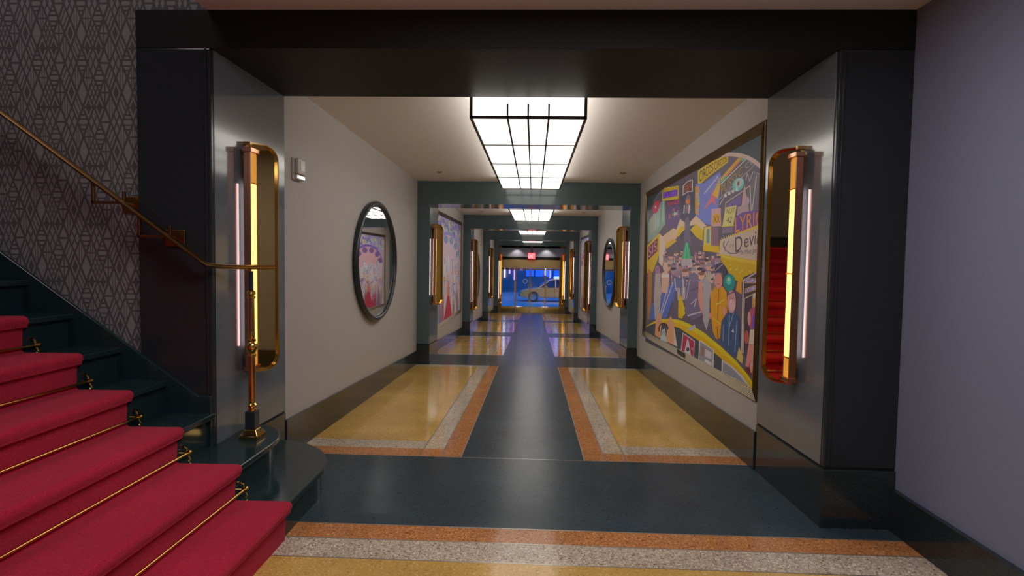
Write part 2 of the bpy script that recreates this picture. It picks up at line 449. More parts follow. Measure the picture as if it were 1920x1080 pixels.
# ------------------------------------------------------------------ ceiling lanterns
def lantern(y0, y1, zb, label):
    t = tag(empty('ceiling_light', (-.06, (y0 + y1) / 2, zb)), label, 'ceiling light', 'box lanterns along the corridor ceiling')
    hw = .43; hl = (y1 - y0) / 2; cy = (y0 + y1) / 2
    d0, d1 = zc(y0) - zb, zc(y1) - zb
    g = MB(); g.hexa([(-hw, -hl, .012), (hw, -hl, .012), (hw, hl, .012), (-hw, hl, .012), (-hw, -hl, d0), (hw, -hl, d0), (hw, hl, d1), (-hw, hl, d1)])
    g.build('diffuser', DIFF, t)
    f = MB(); e = .011
    for x in (-hw, hw):
        f.box((x - e, -hl - e, -.002), (x + e, hl + e, .018))
        for yy, dd in ((-hl, d0), (hl, d1)): f.box((x - e, yy - e, 0), (x + e, yy + e, dd))
    for yy, dd in ((-hl, d0), (hl, d1)): f.box((-hw, yy - e, -.002), (hw, yy + e, .018))
    f.build('frame', LFRAME, t)
    b = MB()
    for x in (-.155, 0, .155):
        b.box((x - .008, -hl - .02, .002), (x + .008, hl + .02, .012))
        for s in (-1, 1): b.box((x - .007, s * (hl + .012) - .008, .002), (x + .007, s * (hl + .012) + .008, .105))
    parts(b, 'long_bar', LFRAME, t)
    b = MB()
    for fr in (.243, .488, .728): b.box((-hw, -hl + fr * 2 * hl - .009, .003), (hw, -hl + fr * 2 * hl + .009, .012))
    parts(b, 'cross_bar', LFRAME, t)
lantern(4.43, 8.80, 2.56, 'largest glowing box lantern with dark grid bars, on the ceiling before the second portal')
lantern(10.2, 14.4, 2.455, 'glowing box lantern second from the front, seen through the second portal')
lantern(16.3, 20.4, 2.37, 'glowing box lantern third from the front, seen through the third portal')
lantern(22.4, 26.3, 2.265, 'smallest glowing box lantern, furthest from the front and nearest the street doors')

# recessed sprinkler covers
def rosette(x, y, label):
    t = empty('sprinkler_cover', (x, y, zc(y))); tag(t, label, 'sprinkler', 'ceiling sprinkler covers')
    g = MB(); g.lathe([(.001, -.0085), (.04, -.008), (.044, -.004), (.046, 0)], seg=18); g.build('plate', BRASSD, t, smooth=True)
    g = MB(); g.lathe([(.001, -.02), (.012, -.018), (.012, -.008)], seg=10); g.build('nozzle', BRASSD, t, smooth=True)
for x, y, l in ((-1.374, 8.37, 'small round brown ceiling cover left of the nearest lantern, close to the second portal'),
                (1.235, 8.31, 'small round brown ceiling cover right of the nearest lantern, close to the second portal'),
                (-1.326, 4.56, 'small round ceiling cover just behind the first portal, at the left'),
                (1.191, 4.53, 'small round ceiling cover just behind the first portal, at the right'),
                (-1.30, 14.3, 'tiny brown ceiling cover left of the second lantern, close to the third portal'),
                (1.18, 14.2, 'tiny brown ceiling cover right of the second lantern, close to the third portal')):
    rosette(x, y, l)

# ------------------------------------------------------------------ wall sconces: half-capsule gold reflector with a copper-cased tube
def sconce(side, x, yb, z0, z1, label):
    s = 1 if side == 'left' else -1
    t = tag(empty('wall_sconce', (x, yb, z0)), label, 'wall lamp', 'brass wall sconces on the portals'); H = z1 - z0
    L, r = .195, .10; q2 = math.sqrt(.5); hb = .10          # reflector hinge sits hb behind the lamp's front edge
    out = [(0, 0), (L - r, 0)] + [(L - r + r * math.sin(a), r - r * math.cos(a)) for a in [PI / 2 * k / 8 for k in range(1, 9)]]
    out += [(L - r + r * math.cos(a), H - r + r * math.sin(a)) for a in [PI / 2 * k / 8 for k in range(0, 9)]] + [(0, H)]
    P = lambda a, n, z: (s * (a * q2 + n * q2), hb + a * q2 - n * q2, z)       # a along the plate, n along its normal
    g = MB(); nrm = (s * .004, -.004, 0); g.prism([P(a, -.004, z) for a, z in out], nrm); g.build('reflector', GOLDM, t)
    g = MB()
    for (a0, c0), (a1, c1) in zip(out, out[1:]):
        if (a0, a1) == (0, 0): continue
        def o2(a, c):       # inner offset
            cx, cz = min(a, L - r), min(max(c, r), H - r); dv = Vector((a - cx, c - cz)); 
            if dv.length < 1e-6: return (a, c)
            dv = dv.normalized() * .007; return (a - dv.x, c - dv.y)
        i0, i1 = o2(a0, c0), o2(a1, c1)
        g.hexa([P(a0, 0, c0), P(a1, 0, c1), P(i1[0], 0, i1[1]), P(i0[0], 0, i0[1]), P(a0, .028, c0), P(a1, .028, c1), P(i1[0], .028, i1[1]), P(i0[0], .028, i0[1])])
    g.build('rim', BRASS, t)
    # copper channel, open on the passage side
    zb, zt = .055, H - .075; a0, a1 = .030, .076; y0, y1 = 0.0, .112
    B = lambda x0, x1, ya, yb_, za, zb_: (tuple(( (s * x0 if s > 0 else s * x1), ya, za)), ((s * x1 if s > 0 else s * x0), yb_, zb_))
    g = MB()
    g.box(*B(a0, a1, y0, y0 + .006, zb, zt)); g.box(*B(a0, a0 + .006, y0, y1, zb, zt)); g.box(*B(a0, a1 - .012, y1 - .006, y1, zb, zt))
    g.box(*B(a0 - .004, a1 + .006, y0 - .004, y1, zt, zt + .03)); g.box(*B(a0 - .004, a1 + .006, y0 - .004, y1, zb - .03, zb))
    hs = g.build('lamp_housing', COPPER, t); bevel(hs, .003)
    z1_, z4 = zb + .085 * H, zt - .13 * H
    zm = (z1_ + z4) / 2
    for za, zb_, mm in ((zb, z1_ - .004, AMBD), (z1_, zm - .003, AMBER), (zm + .003, z4, AMBER), (z4 + .004, zt, AMBD)):
        g = MB(); ya, yb_ = y0 + .012, y1 - .012
        g.box(*B(a0 + .008, a1 - .012, ya, (ya + yb_) / 2 - .0025, za, zb_)); g.box(*B(a0 + .008, a1 - .012, (ya + yb_) / 2 + .0025, yb_, za, zb_))
        parts(g, 'lamp_tube' if mm is AMBER else 'tube_end', mm, t)
    g = MB()
    for zz in (z1_ - .002, zm, z4 + .002): g.box(*B(a0 + .006, a1 - .006, y0 + .004, y1 - .004, zz - .004, zz + .004))
    parts(g, 'joint_band', BRASS, t)
    g = MB(); g.box(*B(a0 - .006, a0 - .0005, y0 + .034, y0 + .044, z1_, z4)); g.build('back_tube', NEON, t)
    g = MB()
    for zz in (.02, H - .02):       # fixing arms to the pier
        g.box(*B(0, .045, .06, .085, zz, zz + .02))
    g.box(*B(0, a0, .05, .07, zb - .02, zb)); g.box(*B(0, a0, .05, .07, zt, zt + .02))
    parts(g, 'bracket', BRASSD, t)
SZ = [(.736, 2.226), (.730, 2.065), (.128, 2.030), (.044, 1.928), (-.62, 1.83)]
ordn = ['nearest portal', 'second portal', 'third portal', 'fourth portal', 'portal by the doors']
for i in range(5):
    x_l, x_r = (XL + .004, XR - .004) if i == 0 else (IL, IR)
    yb = PY[i][0] + (.306 if i == 0 else .15)
    sconce('left', x_l, yb, SZ[i][0], SZ[i][1], 'gold and copper tube sconce on the left pier of the ' + ordn[i] + (', behind the newel' if i == 0 else ''))
    sconce('right', x_r, yb, SZ[i][0], SZ[i][1], 'gold and copper tube sconce on the right pier of the ' + ordn[i])

# ------------------------------------------------------------------ oval mirrors
def oval_mirror(side, y, z, a, b, label):
    s = 1 if side == 'left' else -1; x = XL if side == 'left' else XR
    t = tag(empty('oval_mirror', (x, y, z)), label, 'mirror', 'dark framed oval mirrors')
    g = MB(); g.ring((s * .035, 0, 0), a - .030, b - .030, 'x', (.030, .030), 72, 14); g.build('frame', MFRAME, t, smooth=True)
    g = MB(); g.ring((s * .034, 0, 0), a - .062, b - .062, 'x', (.006, .008), 72, 8); g.build('bead', MFRAME, t, smooth=True)
    g = MB(); n = 64
    pts = [(s * .02, (a - .055) * math.cos(2 * PI * k / n), (b - .055) * math.sin(2 * PI * k / n)) for k in range(n)]
    g.prism(pts, (s * .012, 0, 0)); g.build('mirror_glass', MIRROR, t)
oval_mirror('left', 6.78, 1.455, .87, .70, 'large dark framed oval mirror on the left wall before the second portal')
oval_mirror('right', 12.65, 1.24, 1.0, .75, 'dark framed oval mirror on the right wall between second and third portals')
oval_mirror('left', 18.6, .95, 1.0, .80, 'dark framed oval mirror on the left wall between third and fourth portals')

# wall sensor box
t = tag(empty('wall_sensor', (XL, 4.51, 2.09)), 'small off white sensor box high on the left wall beside the first portal', 'sensor')
g = MB(); g.box((0, -.085, 0), (.02, .085, .17)); bevel(g.build('back_plate', WHITEP, t), .004)
g = MB(); g.box((.02, -.07, .045), (.05, .075, .165)); bevel(g.build('cover', WHITEP, t), .008)
g = MB(); g.box((.05, -.035, .07), (.053, .045, .145)); g.build('window', GREYL, t)
g = MB(); g.box((.02, -.07, .004), (.045, .075, .04)); bevel(g.build('lens', CHROME, t), .006)

# ------------------------------------------------------------------ framed murals
def mural_frame(root, x, s, cor, wd=.085):       # cor: four (y,z) outer corners: near-top, far-top, far-bottom, near-bottom ; s = inward direction
    prof = [(0, 0), (0, .010)]
    for k in range(6): prof += [(.006 + k * .0125, .014), (.0125 + k * .0125, .0085)]
    prof += [(wd - .004, .0095), (wd, .006), (wd, .0)]
    sg = [(1, -1), (-1, -1), (-1, 1), (1, 1)]
    g = MB(); n0 = []
    for wv, h in prof:
        n0.append(len(g.v))
        for (y, z), (a, b) in zip(cor, sg): g.v.append((x + s * h, y + a * wv, z + b * wv))
    for q_ in range(len(prof) - 1):
        for k in range(4):
            k2 = (k + 1) % 4
            g.f.append([n0[q_] + k, n0[q_] + k2, n0[q_ + 1] + k2, n0[q_ + 1] + k]); g.m.append(0); g.c.append(None)
    o = g.build('frame', BRONZE, root); o.matrix_parent_inverse = Matrix.Translation(-root.location); return o

class Art:
    """flat painting: polygons painted one over another on a wall plane"""
    def __init__(s, x, sgn, mp, gain=1.7): s.g = MB(); s.x = x; s.sgn = sgn; s.mp = mp; s.k = 0; s.gain = gain
    def p(s, pts, col, raw=False):
        s.k += 1
        c = tuple(min(.92, q) for q in sc(lin(col), s.gain)) if isinstance(col, str) else col
        s.g.poly([(s.x + s.sgn * (.0025 + s.k * .0000035), *s.mp(*q)) for q in pts], 0, c)
    def ell(s, u, v, a, b, col, n=14, rot=0):
        cr, sr = math.cos(rot), math.sin(rot)
        s.p([(u + a * math.cos(t) * cr - b * math.sin(t) * sr, v + a * math.cos(t) * sr + b * math.sin(t) * cr) for t in [2 * PI * i / n for i in range(n)]], col)
    def line(s, pts, w, col):
        for (a, b), (c, d) in zip(pts, pts[1:]):
            L = math.hypot(c - a, d - b) or 1; nx, ny = -(d - b) / L * w / 2, (c - a) / L * w / 2
            ex, ey = (c - a) / L * w * .25, (d - b) / L * w * .25
            s.p([(a - ex + nx, b - ey + ny), (c + ex + nx, d + ey + ny), (c + ex - nx, d + ey - ny), (a - ex - nx, b - ey - ny)], col)
    def text(s, txt, quad, col):   # quad: bottom-left, bottom-right, top-right, top-left
        vs, fs = text_mesh(txt); A, B_, C_, D = quad
        s.k += 1; c = sc(lin(col), s.gain)
        def W(t, r):
            u = (1 - r) * ((1 - t) * A[0] + t * B_[0]) + r * ((1 - t) * D[0] + t * C_[0])
            v = (1 - r) * ((1 - t) * A[1] + t * B_[1]) + r * ((1 - t) * D[1] + t * C_[1])
            return (s.x + s.sgn * (.0025 + s.k * .0000035), *s.mp(u, v))
        P = [W(*q) for q in vs]
        for f in fs: s.g.poly([P[i] for i in f], 0, c)
    def figure(s, u, v, h, cols, rnd):           # small standing crowd figure, foot at (u,v)
        w_ = h * .13
        s.p([(u - w_, v), (u - w_ * 1.1, v - h * .72), (u + w_ * 1.1, v - h * .72), (u + w_, v)], cols[0])
        s.p([(u - w_ * .9, v), (u - w_ * .8, v - h * .4), (u + w_ * .8, v - h * .4), (u + w_ * .9, v)], cols[1])
        s.ell(u, v - h * .85, w_ * .75, h * .11, cols[2], 9)
        s.ell(u, v - h * .94, w_ * .85, h * .06, cols[3], 7)
        s.line([(u - w_ * .6, v - h * .7), (u - w_ * .2, v - h * .1)], max(.5, w_ * .22), '#a59ba5')
    def done(s, root):
        o = s.g.build('painting', PAINTM, root, fixn=False); o.matrix_parent_inverse = Matrix.Translation(-root.location); return o

def board(root, x, s, cor):
    g = MB(); g.prism([(x, y, z) for y, z in cor], (s * .002, 0, 0)); o = g.build('backing_board', MFRAME, root)
    o.matrix_parent_inverse = Matrix.Translation(-root.location)

# street scene mural, right wall, first bay
cor = [(4.300, 2.535), (8.80, 2.527), (8.775, .385), (4.300, .478)]
t = tag(empty('framed_mural', (XR, 6.5, .42)), 'large bronze framed mural of a crowded street behind a yellow car bonnet, right wall', 'mural', 'framed murals in the corridor')
mural_frame(t, XR, -1, cor); board(t, XR, -1, [(4.34, 2.49), (8.76, 2.48), (8.73, .43), (4.34, .525)])
A = Art(XR, -1, lambda u, v: onX(u, v, XR - .004), 2.35)
rnd = random.Random(7)
A.p([(1434.5, 244), (1215.5, 366.5), (1210.5, 618), (1417, 731)], '#2c3c46')
arc = [(1214, 412), (1219, 393), (1226, 377), (1237, 362), (1250, 349), (1263, 339), (1285, 325), (1310, 309), (1330, 297), (1350, 289), (1370, 286.5), (1388, 287.5), (1404, 292), (1418, 300), (1431, 312)]
A.p(arc + [(1427, 420), (1424, 560), (1417, 725), (1385, 690), (1340, 645), (1290, 608), (1262, 598), (1240, 599), (1210.5, 612)], '#4d4858')
# back buildings, left
A.p([(1215, 455), (1215, 418), (1240, 378), (1247, 374), (1247, 420), (1228, 446)], '#6f8682')
for k in range(8):
    A.line([(1217 + k * 3.6, 444 - k * 4), (1218 + k * 3.6, 412 - k * 5)], 1.3, rnd.choice(['#8fa39a', '#9b8f62', '#5d7f86', '#a7848a']))
A.ell(1230, 388, 6, 13, '#a33c55', 14, .25); A.ell(1229, 388, 1.5, 3, '#d9c3b8')
A.p([(1249, 420), (1249, 392), (1274, 378), (1275, 415), (1262, 428)], '#50406b')
A.p([(1241, 371), (1241, 361), (1246, 353), (1273, 348), (1272, 374), (1241, 377)], '#a58d28')
A.p([(1243, 372), (1243, 361), (1270, 355), (1270, 367)], '#4a35a6'); A.text('CLUBS', [(1245, 370), (1268, 366), (1268, 358), (1245, 362)], '#9a54b0')
for k in range(7): A.ell(1245 + k * 4, 352.8 - k * .6 + (k % 2), 1.2, 1.4, '#d6bd4a'); A.ell(1243 + k * 4, 375 - k * .6, 1.1, 1.4, '#d6bd4a')
A.p([(1252, 387), (1252, 378), (1274, 373), (1274, 382)], '#5a2647'); A.text('DANCE', [(1253, 386), (1273, 381), (1273, 375), (1253, 379)], '#c4507c')
for k in range(12): A.ell(1254 + rnd.random() * 18, 392 + rnd.random() * 18, 1.8, 3, rnd.choice(['#85506e', '#6d6f8e', '#8a6a58', '#7bb0a0']), 7)
A.p([(1276, 450), (1277, 345), (1302, 333), (1304, 440)], '#3b3d52')
A.p([(1280, 366), (1281, 348), (1288, 341), (1298, 337), (1298, 359), (1290, 359)], '#5a3a38')
A.line([(1280, 366), (1281, 348), (1288, 341), (1298, 337), (1298, 359), (1290, 359), (1280, 366)], 1.4, '#bcb3b4')
A.text('BAR', [(1283, 360), (1297, 355), (1297, 343), (1283, 349)], '#8a5045')
A.p([(1286, 372), (1290, 362), (1294, 371), (1295, 395), (1285, 400)], '#6c5a68'); A.ell(1289, 378, 4, 4, '#a8682e')
for k in (1283, 1292): A.line([(k, 385), (k - 1, 400)], 2, '#a8a3ad')
# circus sign, blue board, stripes
A.p([(1309, 347), (1309, 321), (1327, 307), (1365, 289), (1365, 304), (1325, 334), (1312, 346)], '#a89022')
A.line([(1309, 347), (1309, 321), (1327, 307), (1365, 289)], 1.2, '#c9b04a')
A.text('CIRCOS', [(1311, 342), (1337, 321), (1337, 305), (1311, 322)], '#2a2730'); A.text('CIRCOS', [(1339, 320), (1363, 303), (1363, 292), (1339, 304)], '#4a3a22')
A.p([(1304, 420), (1304, 345), (1320, 343), (1350, 322), (1352, 332), (1346, 395), (1331, 422), (1318, 418)], '#5c66a8')
A.p([(1303, 400), (1303, 350), (1311, 348), (1311, 372), (1310, 404)], '#9a7a38')
for k in range(9): A.ell(1307 + rnd.random() * 4, 352 + k * 6, 2.2, 2.6, rnd.choice(['#b0912e', '#9f6f77', '#7f8d99', '#b46a4a']), 7)
A.p([(1318, 394), (1331, 372), (1337, 352), (1340, 366), (1349, 364), (1340, 374), (1344, 388), (1335, 378)], '#a65b66')
A.p([(1336, 365), (1344, 345), (1349, 332), (1350, 352), (1345, 372)], '#a98b32')
for k in range(11): A.ell(1321 + k * 2.4, 362 - k * 3.0, 1.2, 1.8, '#cfcacb', 6)
A.p([(1351, 334), (1389, 290), (1394, 293), (1352, 344)], '#b9842a'); A.line([(1352, 341), (1394, 294)], 2.4, '#a86038')
A.p([(1351, 341), (1361, 329), (1363, 333), (1352, 346)], '#3e8f85'); A.p([(1388, 299), (1396, 290), (1401, 295), (1391, 303)], '#3e8f85')
A.line([(1351, 346), (1400, 297)], 1.5, '#aaa5a8')
A.p([(1351, 372), (1351, 349), (1392, 309), (1393, 324), (1362, 357)], '#4b4650')
A.text('PUSSYC', [(1352, 368), (1392, 327), (1392, 311), (1352, 348)], '#88713a')
A.text('CC', [(1397, 318), (1415, 306), (1415, 297), (1397, 306)], '#84808c')
A.line([(1348, 374), (1420, 304)], 1.4, '#85818c'); A.line([(1349, 384), (1362, 362), (1376, 356)], 1.2, '#9a95a0')
A.ell(1384, 346, 10, 14, '#449a98', 18, .5); A.ell(1385, 343, 7, 10, '#8f9aa0', 14, .5); A.text('1', [(1382, 350), (1386, 346), (1386, 338), (1382, 342)], '#574331')
for k in range(4): A.ell(1360 + k * 7, 367 - k * 4, 2.6, 3.5, '#a7a3a8', 8)
# towers right
A.line([(1398, 338), (1401, 325), (1405, 340), (1412, 322), (1424, 327)], 1.3, '#8f8b96')
A.p([(1396, 400), (1402, 352), (1416, 322), (1424, 330), (1420, 408)], '#55525f')
for a, b in ((1408, 1418), (1421, 1427)): A.line([(a, 410), (b, 330)], 1.3, '#a79a9c')
A.line([(1359, 398), (1361, 380), (1389, 361), (1406, 348), (1408, 395)], 1.3, '#a9989c')
A.p([(1363, 396), (1364, 383), (1388, 367), (1389, 382)], '#5d4a8a')
A.p([(1388, 410), (1392, 368), (1396, 345), (1400, 372), (1403, 410)], '#a08088'); A.ell(1401, 376, 4, 7, '#8f7d92')
A.p([(1380, 412), (1383, 388), (1402, 380), (1406, 410)], '#8d7a86')
A.p([(1333, 425), (1334, 392), (1351, 390), (1352, 424)], '#a07f86'); A.p([(1336, 420), (1337, 402), (1350, 401), (1350, 418)], '#a87f26'); A.text('XX', [(1338, 418), (1349, 417), (1349, 404), (1338, 405)], '#5d4028')
A.p([(1354, 424), (1360, 389), (1381, 385), (1375, 422)], '#a39f66'); A.text('NUIT', [(1361, 401), (1377, 398), (1378, 389), (1363, 392)], '#4b4a32'); A.text('42', [(1361, 418), (1371, 417), (1373, 406), (1363, 408)], '#3c3b2c')
A.line([(1353, 425), (1376, 423)], 1.8, '#b29c35'); A.p([(1354, 438), (1354, 427), (1374, 426), (1374, 436)], '#6b5d74')
# lyric sign
A.p([(1376, 438), (1377, 408), (1392, 398), (1430, 392), (1429, 418)], '#5d3d80')
A.text('LYRIC', [(1378, 436), (1428, 421), (1429, 393), (1378, 408)], '#b7772c'); A.line([(1418, 420), (1423, 392)], 2, '#a04a6a'); A.line([(1377, 437), (1428, 420)], 1.6, '#9a3f6b')
# big marquee
A.p([(1347, 482), (1424, 497), (1425, 506), (1405, 518), (1392, 530), (1374, 524), (1360, 500)], '#a08614')
for k in range(9): A.ell(1366 + rnd.random() * 50, 495 + rnd.random() * 16, 1.1, 1.4, '#cdbb6a', 6)
A.p([(1350, 450), (1430, 418), (1426, 499), (1347, 483)], '#a98f25')
A.p([(1352, 449), (1429.5, 425), (1425, 490), (1349, 476)], '#9e9088')
for k in range(19):
    f = k / 18; A.ell(1353 + 75 * f, 446.6 - 24.5 * f, 1.0, 1.4, '#d7c25c', 6); A.ell(1350 + 74 * f, 479.5 + 14.4 * f, 1.0, 1.4, '#d7c25c', 6)
A.text('D', [(1379, 474), (1391, 468), (1392, 440), (1378, 446)], '#3f3848'); A.text('evil', [(1395, 465), (1420, 457), (1423, 430), (1395, 440)], '#3a3442')
A.line([(1390, 470), (1380, 475), (1368, 475), (1359, 468), (1356, 458), (1358, 452)], 1.8, '#4a4454'); A.line([(1358, 466), (1366, 452)], 1.2, '#4a4454')
A.text('the', [(1367, 465), (1376, 462), (1376, 454), (1367, 457)], '#6b6470')
A.text('in Miss Jones', [(1389, 480), (1426, 476), (1427, 462), (1389, 470)], '#3f3848')
# left marquee with letters
A.p([(1213, 512), (1213.5, 460), (1236, 437), (1241, 442), (1236, 478), (1224, 510)], '#ad8f20')
A.p([(1214.5, 489), (1215, 464), (1233, 446), (1232, 471)], '#5f2c3e'); A.text('SIS', [(1216, 484), (1231, 468), (1231, 451), (1216, 465)], '#a97e93')
A.p([(1235, 492), (1237, 440), (1247, 446), (1248, 478), (1241, 500)], '#c09b92')
A.p([(1241, 444), (1262, 428), (1269, 431), (1269, 446), (1249, 464)], '#a8907c'); A.p([(1248, 464), (1249, 455), (1262, 448), (1269, 452), (1249, 467)], '#b08c2e')
A.p([(1266, 436), (1275, 411), (1284, 417), (1284, 430), (1270, 444)], '#a8947c'); A.p([(1268, 443), (1272, 428), (1281, 423), (1284, 429), (1272, 444)], '#a68f1e')
A.p([(1293, 424), (1294, 416), (1305, 404), (1325, 424), (1318, 432), (1306, 420)], '#ab9580'); A.p([(1294, 431), (1305, 419), (1318, 431), (1317, 452), (1305, 444)], '#a58d18')
A.p([(1318, 468), (1319, 426), (1331, 422), (1347, 428), (1348, 470)], '#6d5264'); A.p([(1319, 466), (1320, 427), (1333, 424), (1333, 460)], '#a59a4c'); A.p([(1324, 456), (1325, 430), (1330, 429), (1330, 455)], '#57758a')
A.p([(1318, 470), (1318, 459), (1348, 461), (1348, 474)], '#ab8f18')
A.p([(1283, 460), (1284, 412), (1290, 405), (1292, 412), (1296, 460)], '#57526a')
# crowd
fac = ['#8d6a72', '#a58078', '#7c6578', '#b08c80']; clo = ['#5b5470', '#6f6a84', '#84707e', '#4d5a80', '#7a5560', '#6a6158', '#8a8590', '#5f4a6a']; hat = ['#3a3444', '#57465c', '#7a7282', '#6a4a3a']
for row in range(7):
    for k in range(16):
        u = 1241 + k * 7 + rnd.random() * 9; v = 476 + row * 11 + rnd.random() * 12
        if u > 1349: continue
        A.figure(u, v + 16, (25 + row * 4) * (.75 + .5 * rnd.random()), [rnd.choice(clo), rnd.choice(clo), rnd.choice(fac), rnd.choice(hat)], rnd)
A.p([(1278, 486), (1282, 470), (1287, 453), (1291, 456), (1297, 486)], '#3c8a67'); A.line([(1287, 456), (1284, 485)], 1, '#5aa585'); A.line([(1288, 456), (1292, 485)], 1, '#5aa585')
A.p([(1277, 498), (1279, 485), (1297, 485), (1298, 496), (1291, 500), (1287, 495), (1283, 500)], '#8d8a95')
# near figures and blue barriers at left
A.p([(1214, 600), (1215, 505), (1223, 510), (1222, 560), (1218, 600)], '#8a6a3a'); A.line([(1217, 505), (1217, 575)], 3, '#a05a3a')
A.p([(1217, 600), (1222, 570), (1262, 530), (1268, 545), (1250, 596), (1238, 598)], '#46599f')
A.p([(1226, 560), (1229, 512), (1237, 507), (1240, 545), (1236, 596), (1228, 600)], '#8c8688'); A.ell(1233, 506, 5, 8, '#7d5d80')
A.p([(1240, 548), (1241, 512), (1250, 505), (1255, 516), (1252, 550)], '#a98a7e'); A.ell(1248, 500, 5, 9, '#b38d84'); A.p([(1240, 520), (1242, 514), (1254, 514), (1255, 520)], '#a8a4a8')
for a in ((1262, 530, 1240, 592), (1252, 540, 1238, 590)): A.line([a[:2], a[2:]], 1.8, '#8f94b5')
A.p([(1271, 596), (1273, 550), (1278, 556), (1285, 580), (1280, 597)], '#a68d1c'); A.ell(1282, 583, 3.5, 9, '#ad941e')
A.p([(1262, 596), (1264, 548), (1270, 545), (1272, 596)], '#4f4a5e')
A.p([(1284, 585), (1285, 545), (1292, 516), (1302, 510), (1312, 524), (1316, 560), (1317, 592), (1300, 600)], '#5a5370')
A.line([(1287, 560), (1294, 524), (1303, 516), (1312, 530)], 1.3, '#8b86a0'); A.line([(1295, 545), (1312, 538)], 1.2, '#37324a'); A.ell(1302, 522, 8, 10, '#635c78'); A.line([(1290, 592), (1316, 584)], 2.6, '#98939f'); A.line([(1296, 570), (1306, 560), (1302, 575)], 1.2, '#a39fb0')
A.p([(1309, 560), (1310, 530), (1315, 527), (1319, 560), (1318, 590), (1313, 580)], '#a6746c')
A.p([(1318, 600), (1319, 525), (1326, 515), (1331, 530), (1330, 600), (1325, 620)], '#85838c'); A.ell(1330, 518, 4.5, 10, '#8f8d7e')
# man in ochre suit with a black hat
A.p([(1332, 575), (1333, 550), (1341, 538), (1355, 537), (1363, 548), (1364, 585), (1359, 610), (1352, 634), (1343, 636), (1337, 622)], '#b07818')
A.line([(1348, 541), (1346, 600)], 1.2, '#6b4a18'); A.line([(1336, 596), (1352, 608)], 1.2, '#d2a83a'); A.line([(1345, 612), (1346, 634)], 1.4, '#5d4016'); A.line([(1344, 571), (1358, 562)], 1.4, '#d8b34c')
A.ell(1347.5, 527, 7, 15, '#a8706a'); A.line([(1345, 533), (1350, 532)], 1, '#5f3a3c'); A.ell(1332, 592, 2.4, 6, '#a8706a')
A.p([(1339, 512), (1342, 496), (1352, 492), (1362, 502), (1363, 516), (1358, 522), (1354, 511)], '#37344a'); A.line([(1341, 508), (1356, 495)], 1, '#9b98a5')
A.ell(1368, 530, 11, 17, '#20706f'); A.ell(1367, 526, 5, 8, '#3c9a94'); A.ell(1367, 524, 2.2, 4, '#9aa58c')
A.p([(1380, 545), (1383, 528), (1391, 524), (1391, 552)], '#a87820')
# man in blue suit
A.p([(1350, 640), (1353, 602), (1362, 588), (1378, 582), (1386, 596), (1387, 640), (1383, 668), (1374, 668), (1358, 652)], '#2f4468')
for a in (((1368, 590), (1366, 648)), ((1382, 600), (1378, 660)), ((1357, 608), (1356, 640)), ((1376, 586), (1368, 612))): A.line(a, 1.1, '#7086a8')
A.ell(1372, 566, 8.5, 22, '#9c7478'); A.ell(1373, 572, 6, 11, '#a58a92'); A.line([(1366, 552), (1378, 546)], 2.4, '#4a4558'); A.line([(1369, 560), (1376, 559)], 1, '#4a3340'); A.ell(1358, 584, 3, 9, '#a8706a'); A.p([(1372, 622), (1375, 616), (1377, 624)], '#a5a2ad')
# doorway with lettered fascia and a woman in shorts
A.p([(1391, 655), (1394, 520), (1428, 505), (1420, 720), (1412, 700)], '#3a2f42')
A.line([(1391, 662), (1394, 526), (1428, 505)], 2.2, '#9d98ac'); A.line([(1394, 662), (1396, 560), (1426, 545)], 1.6, '#a29a70')
A.p([(1397, 531), (1397, 522), (1427, 520), (1426.5, 531)], '#a59034'); A.p([(1398, 530), (1398, 523), (1426.5, 521.5), (1426, 529.5)], '#5a4a92'); A.text('GIRLS', [(1400, 529.5), (1425, 528.5), (1425, 522.5), (1400, 524)], '#b5aec0')
A.p([(1397, 550), (1398, 541), (1426, 531), (1426, 541)], '#a59034'); A.p([(1398.5, 548.5), (1399, 542), (1425.5, 533), (1425, 540)], '#5a4a92'); A.text('GIRLS', [(1401, 547), (1424, 539.5), (1424, 534), (1401, 542)], '#b5aec0')
A.ell(1417.5, 556, 6, 7, '#a8a194'); A.p([(1411, 580), (1411, 558), (1416, 560), (1416, 576)], '#ac7d28'); A.ell(1418.5, 568, 4.5, 10, '#b0827a')
A.p([(1403, 608), (1406, 580), (1414, 576), (1423, 582), (1421, 618), (1408, 618)], '#8d4260'); A.p([(1410, 616), (1412, 592), (1417, 590), (1416, 616)], '#55409a'); A.ell(1405, 597, 3, 13, '#ad7d78')
A.p([(1404, 644), (1407, 618), (1421, 618), (1420, 640), (1413, 646)], '#a49c8e')
A.p([(1404, 644), (1412, 646), (1408, 672), (1404, 690), (1398, 686)], '#a8706c'); A.p([(1411, 646), (1420, 640), (1417, 670), (1410, 700), (1405, 696)], '#ad7874')
A.ell(1400, 632, 4, 13, '#96443e'); A.p([(1397, 690), (1406, 688), (1409, 704), (1400, 700)], '#5a2a30')
A.p([(1410, 712), (1414, 660), (1421, 640), (1417, 718)], '#a3562c')
A.p([(1381, 672), (1386, 650), (1394, 670), (1392, 682)], '#a39450')
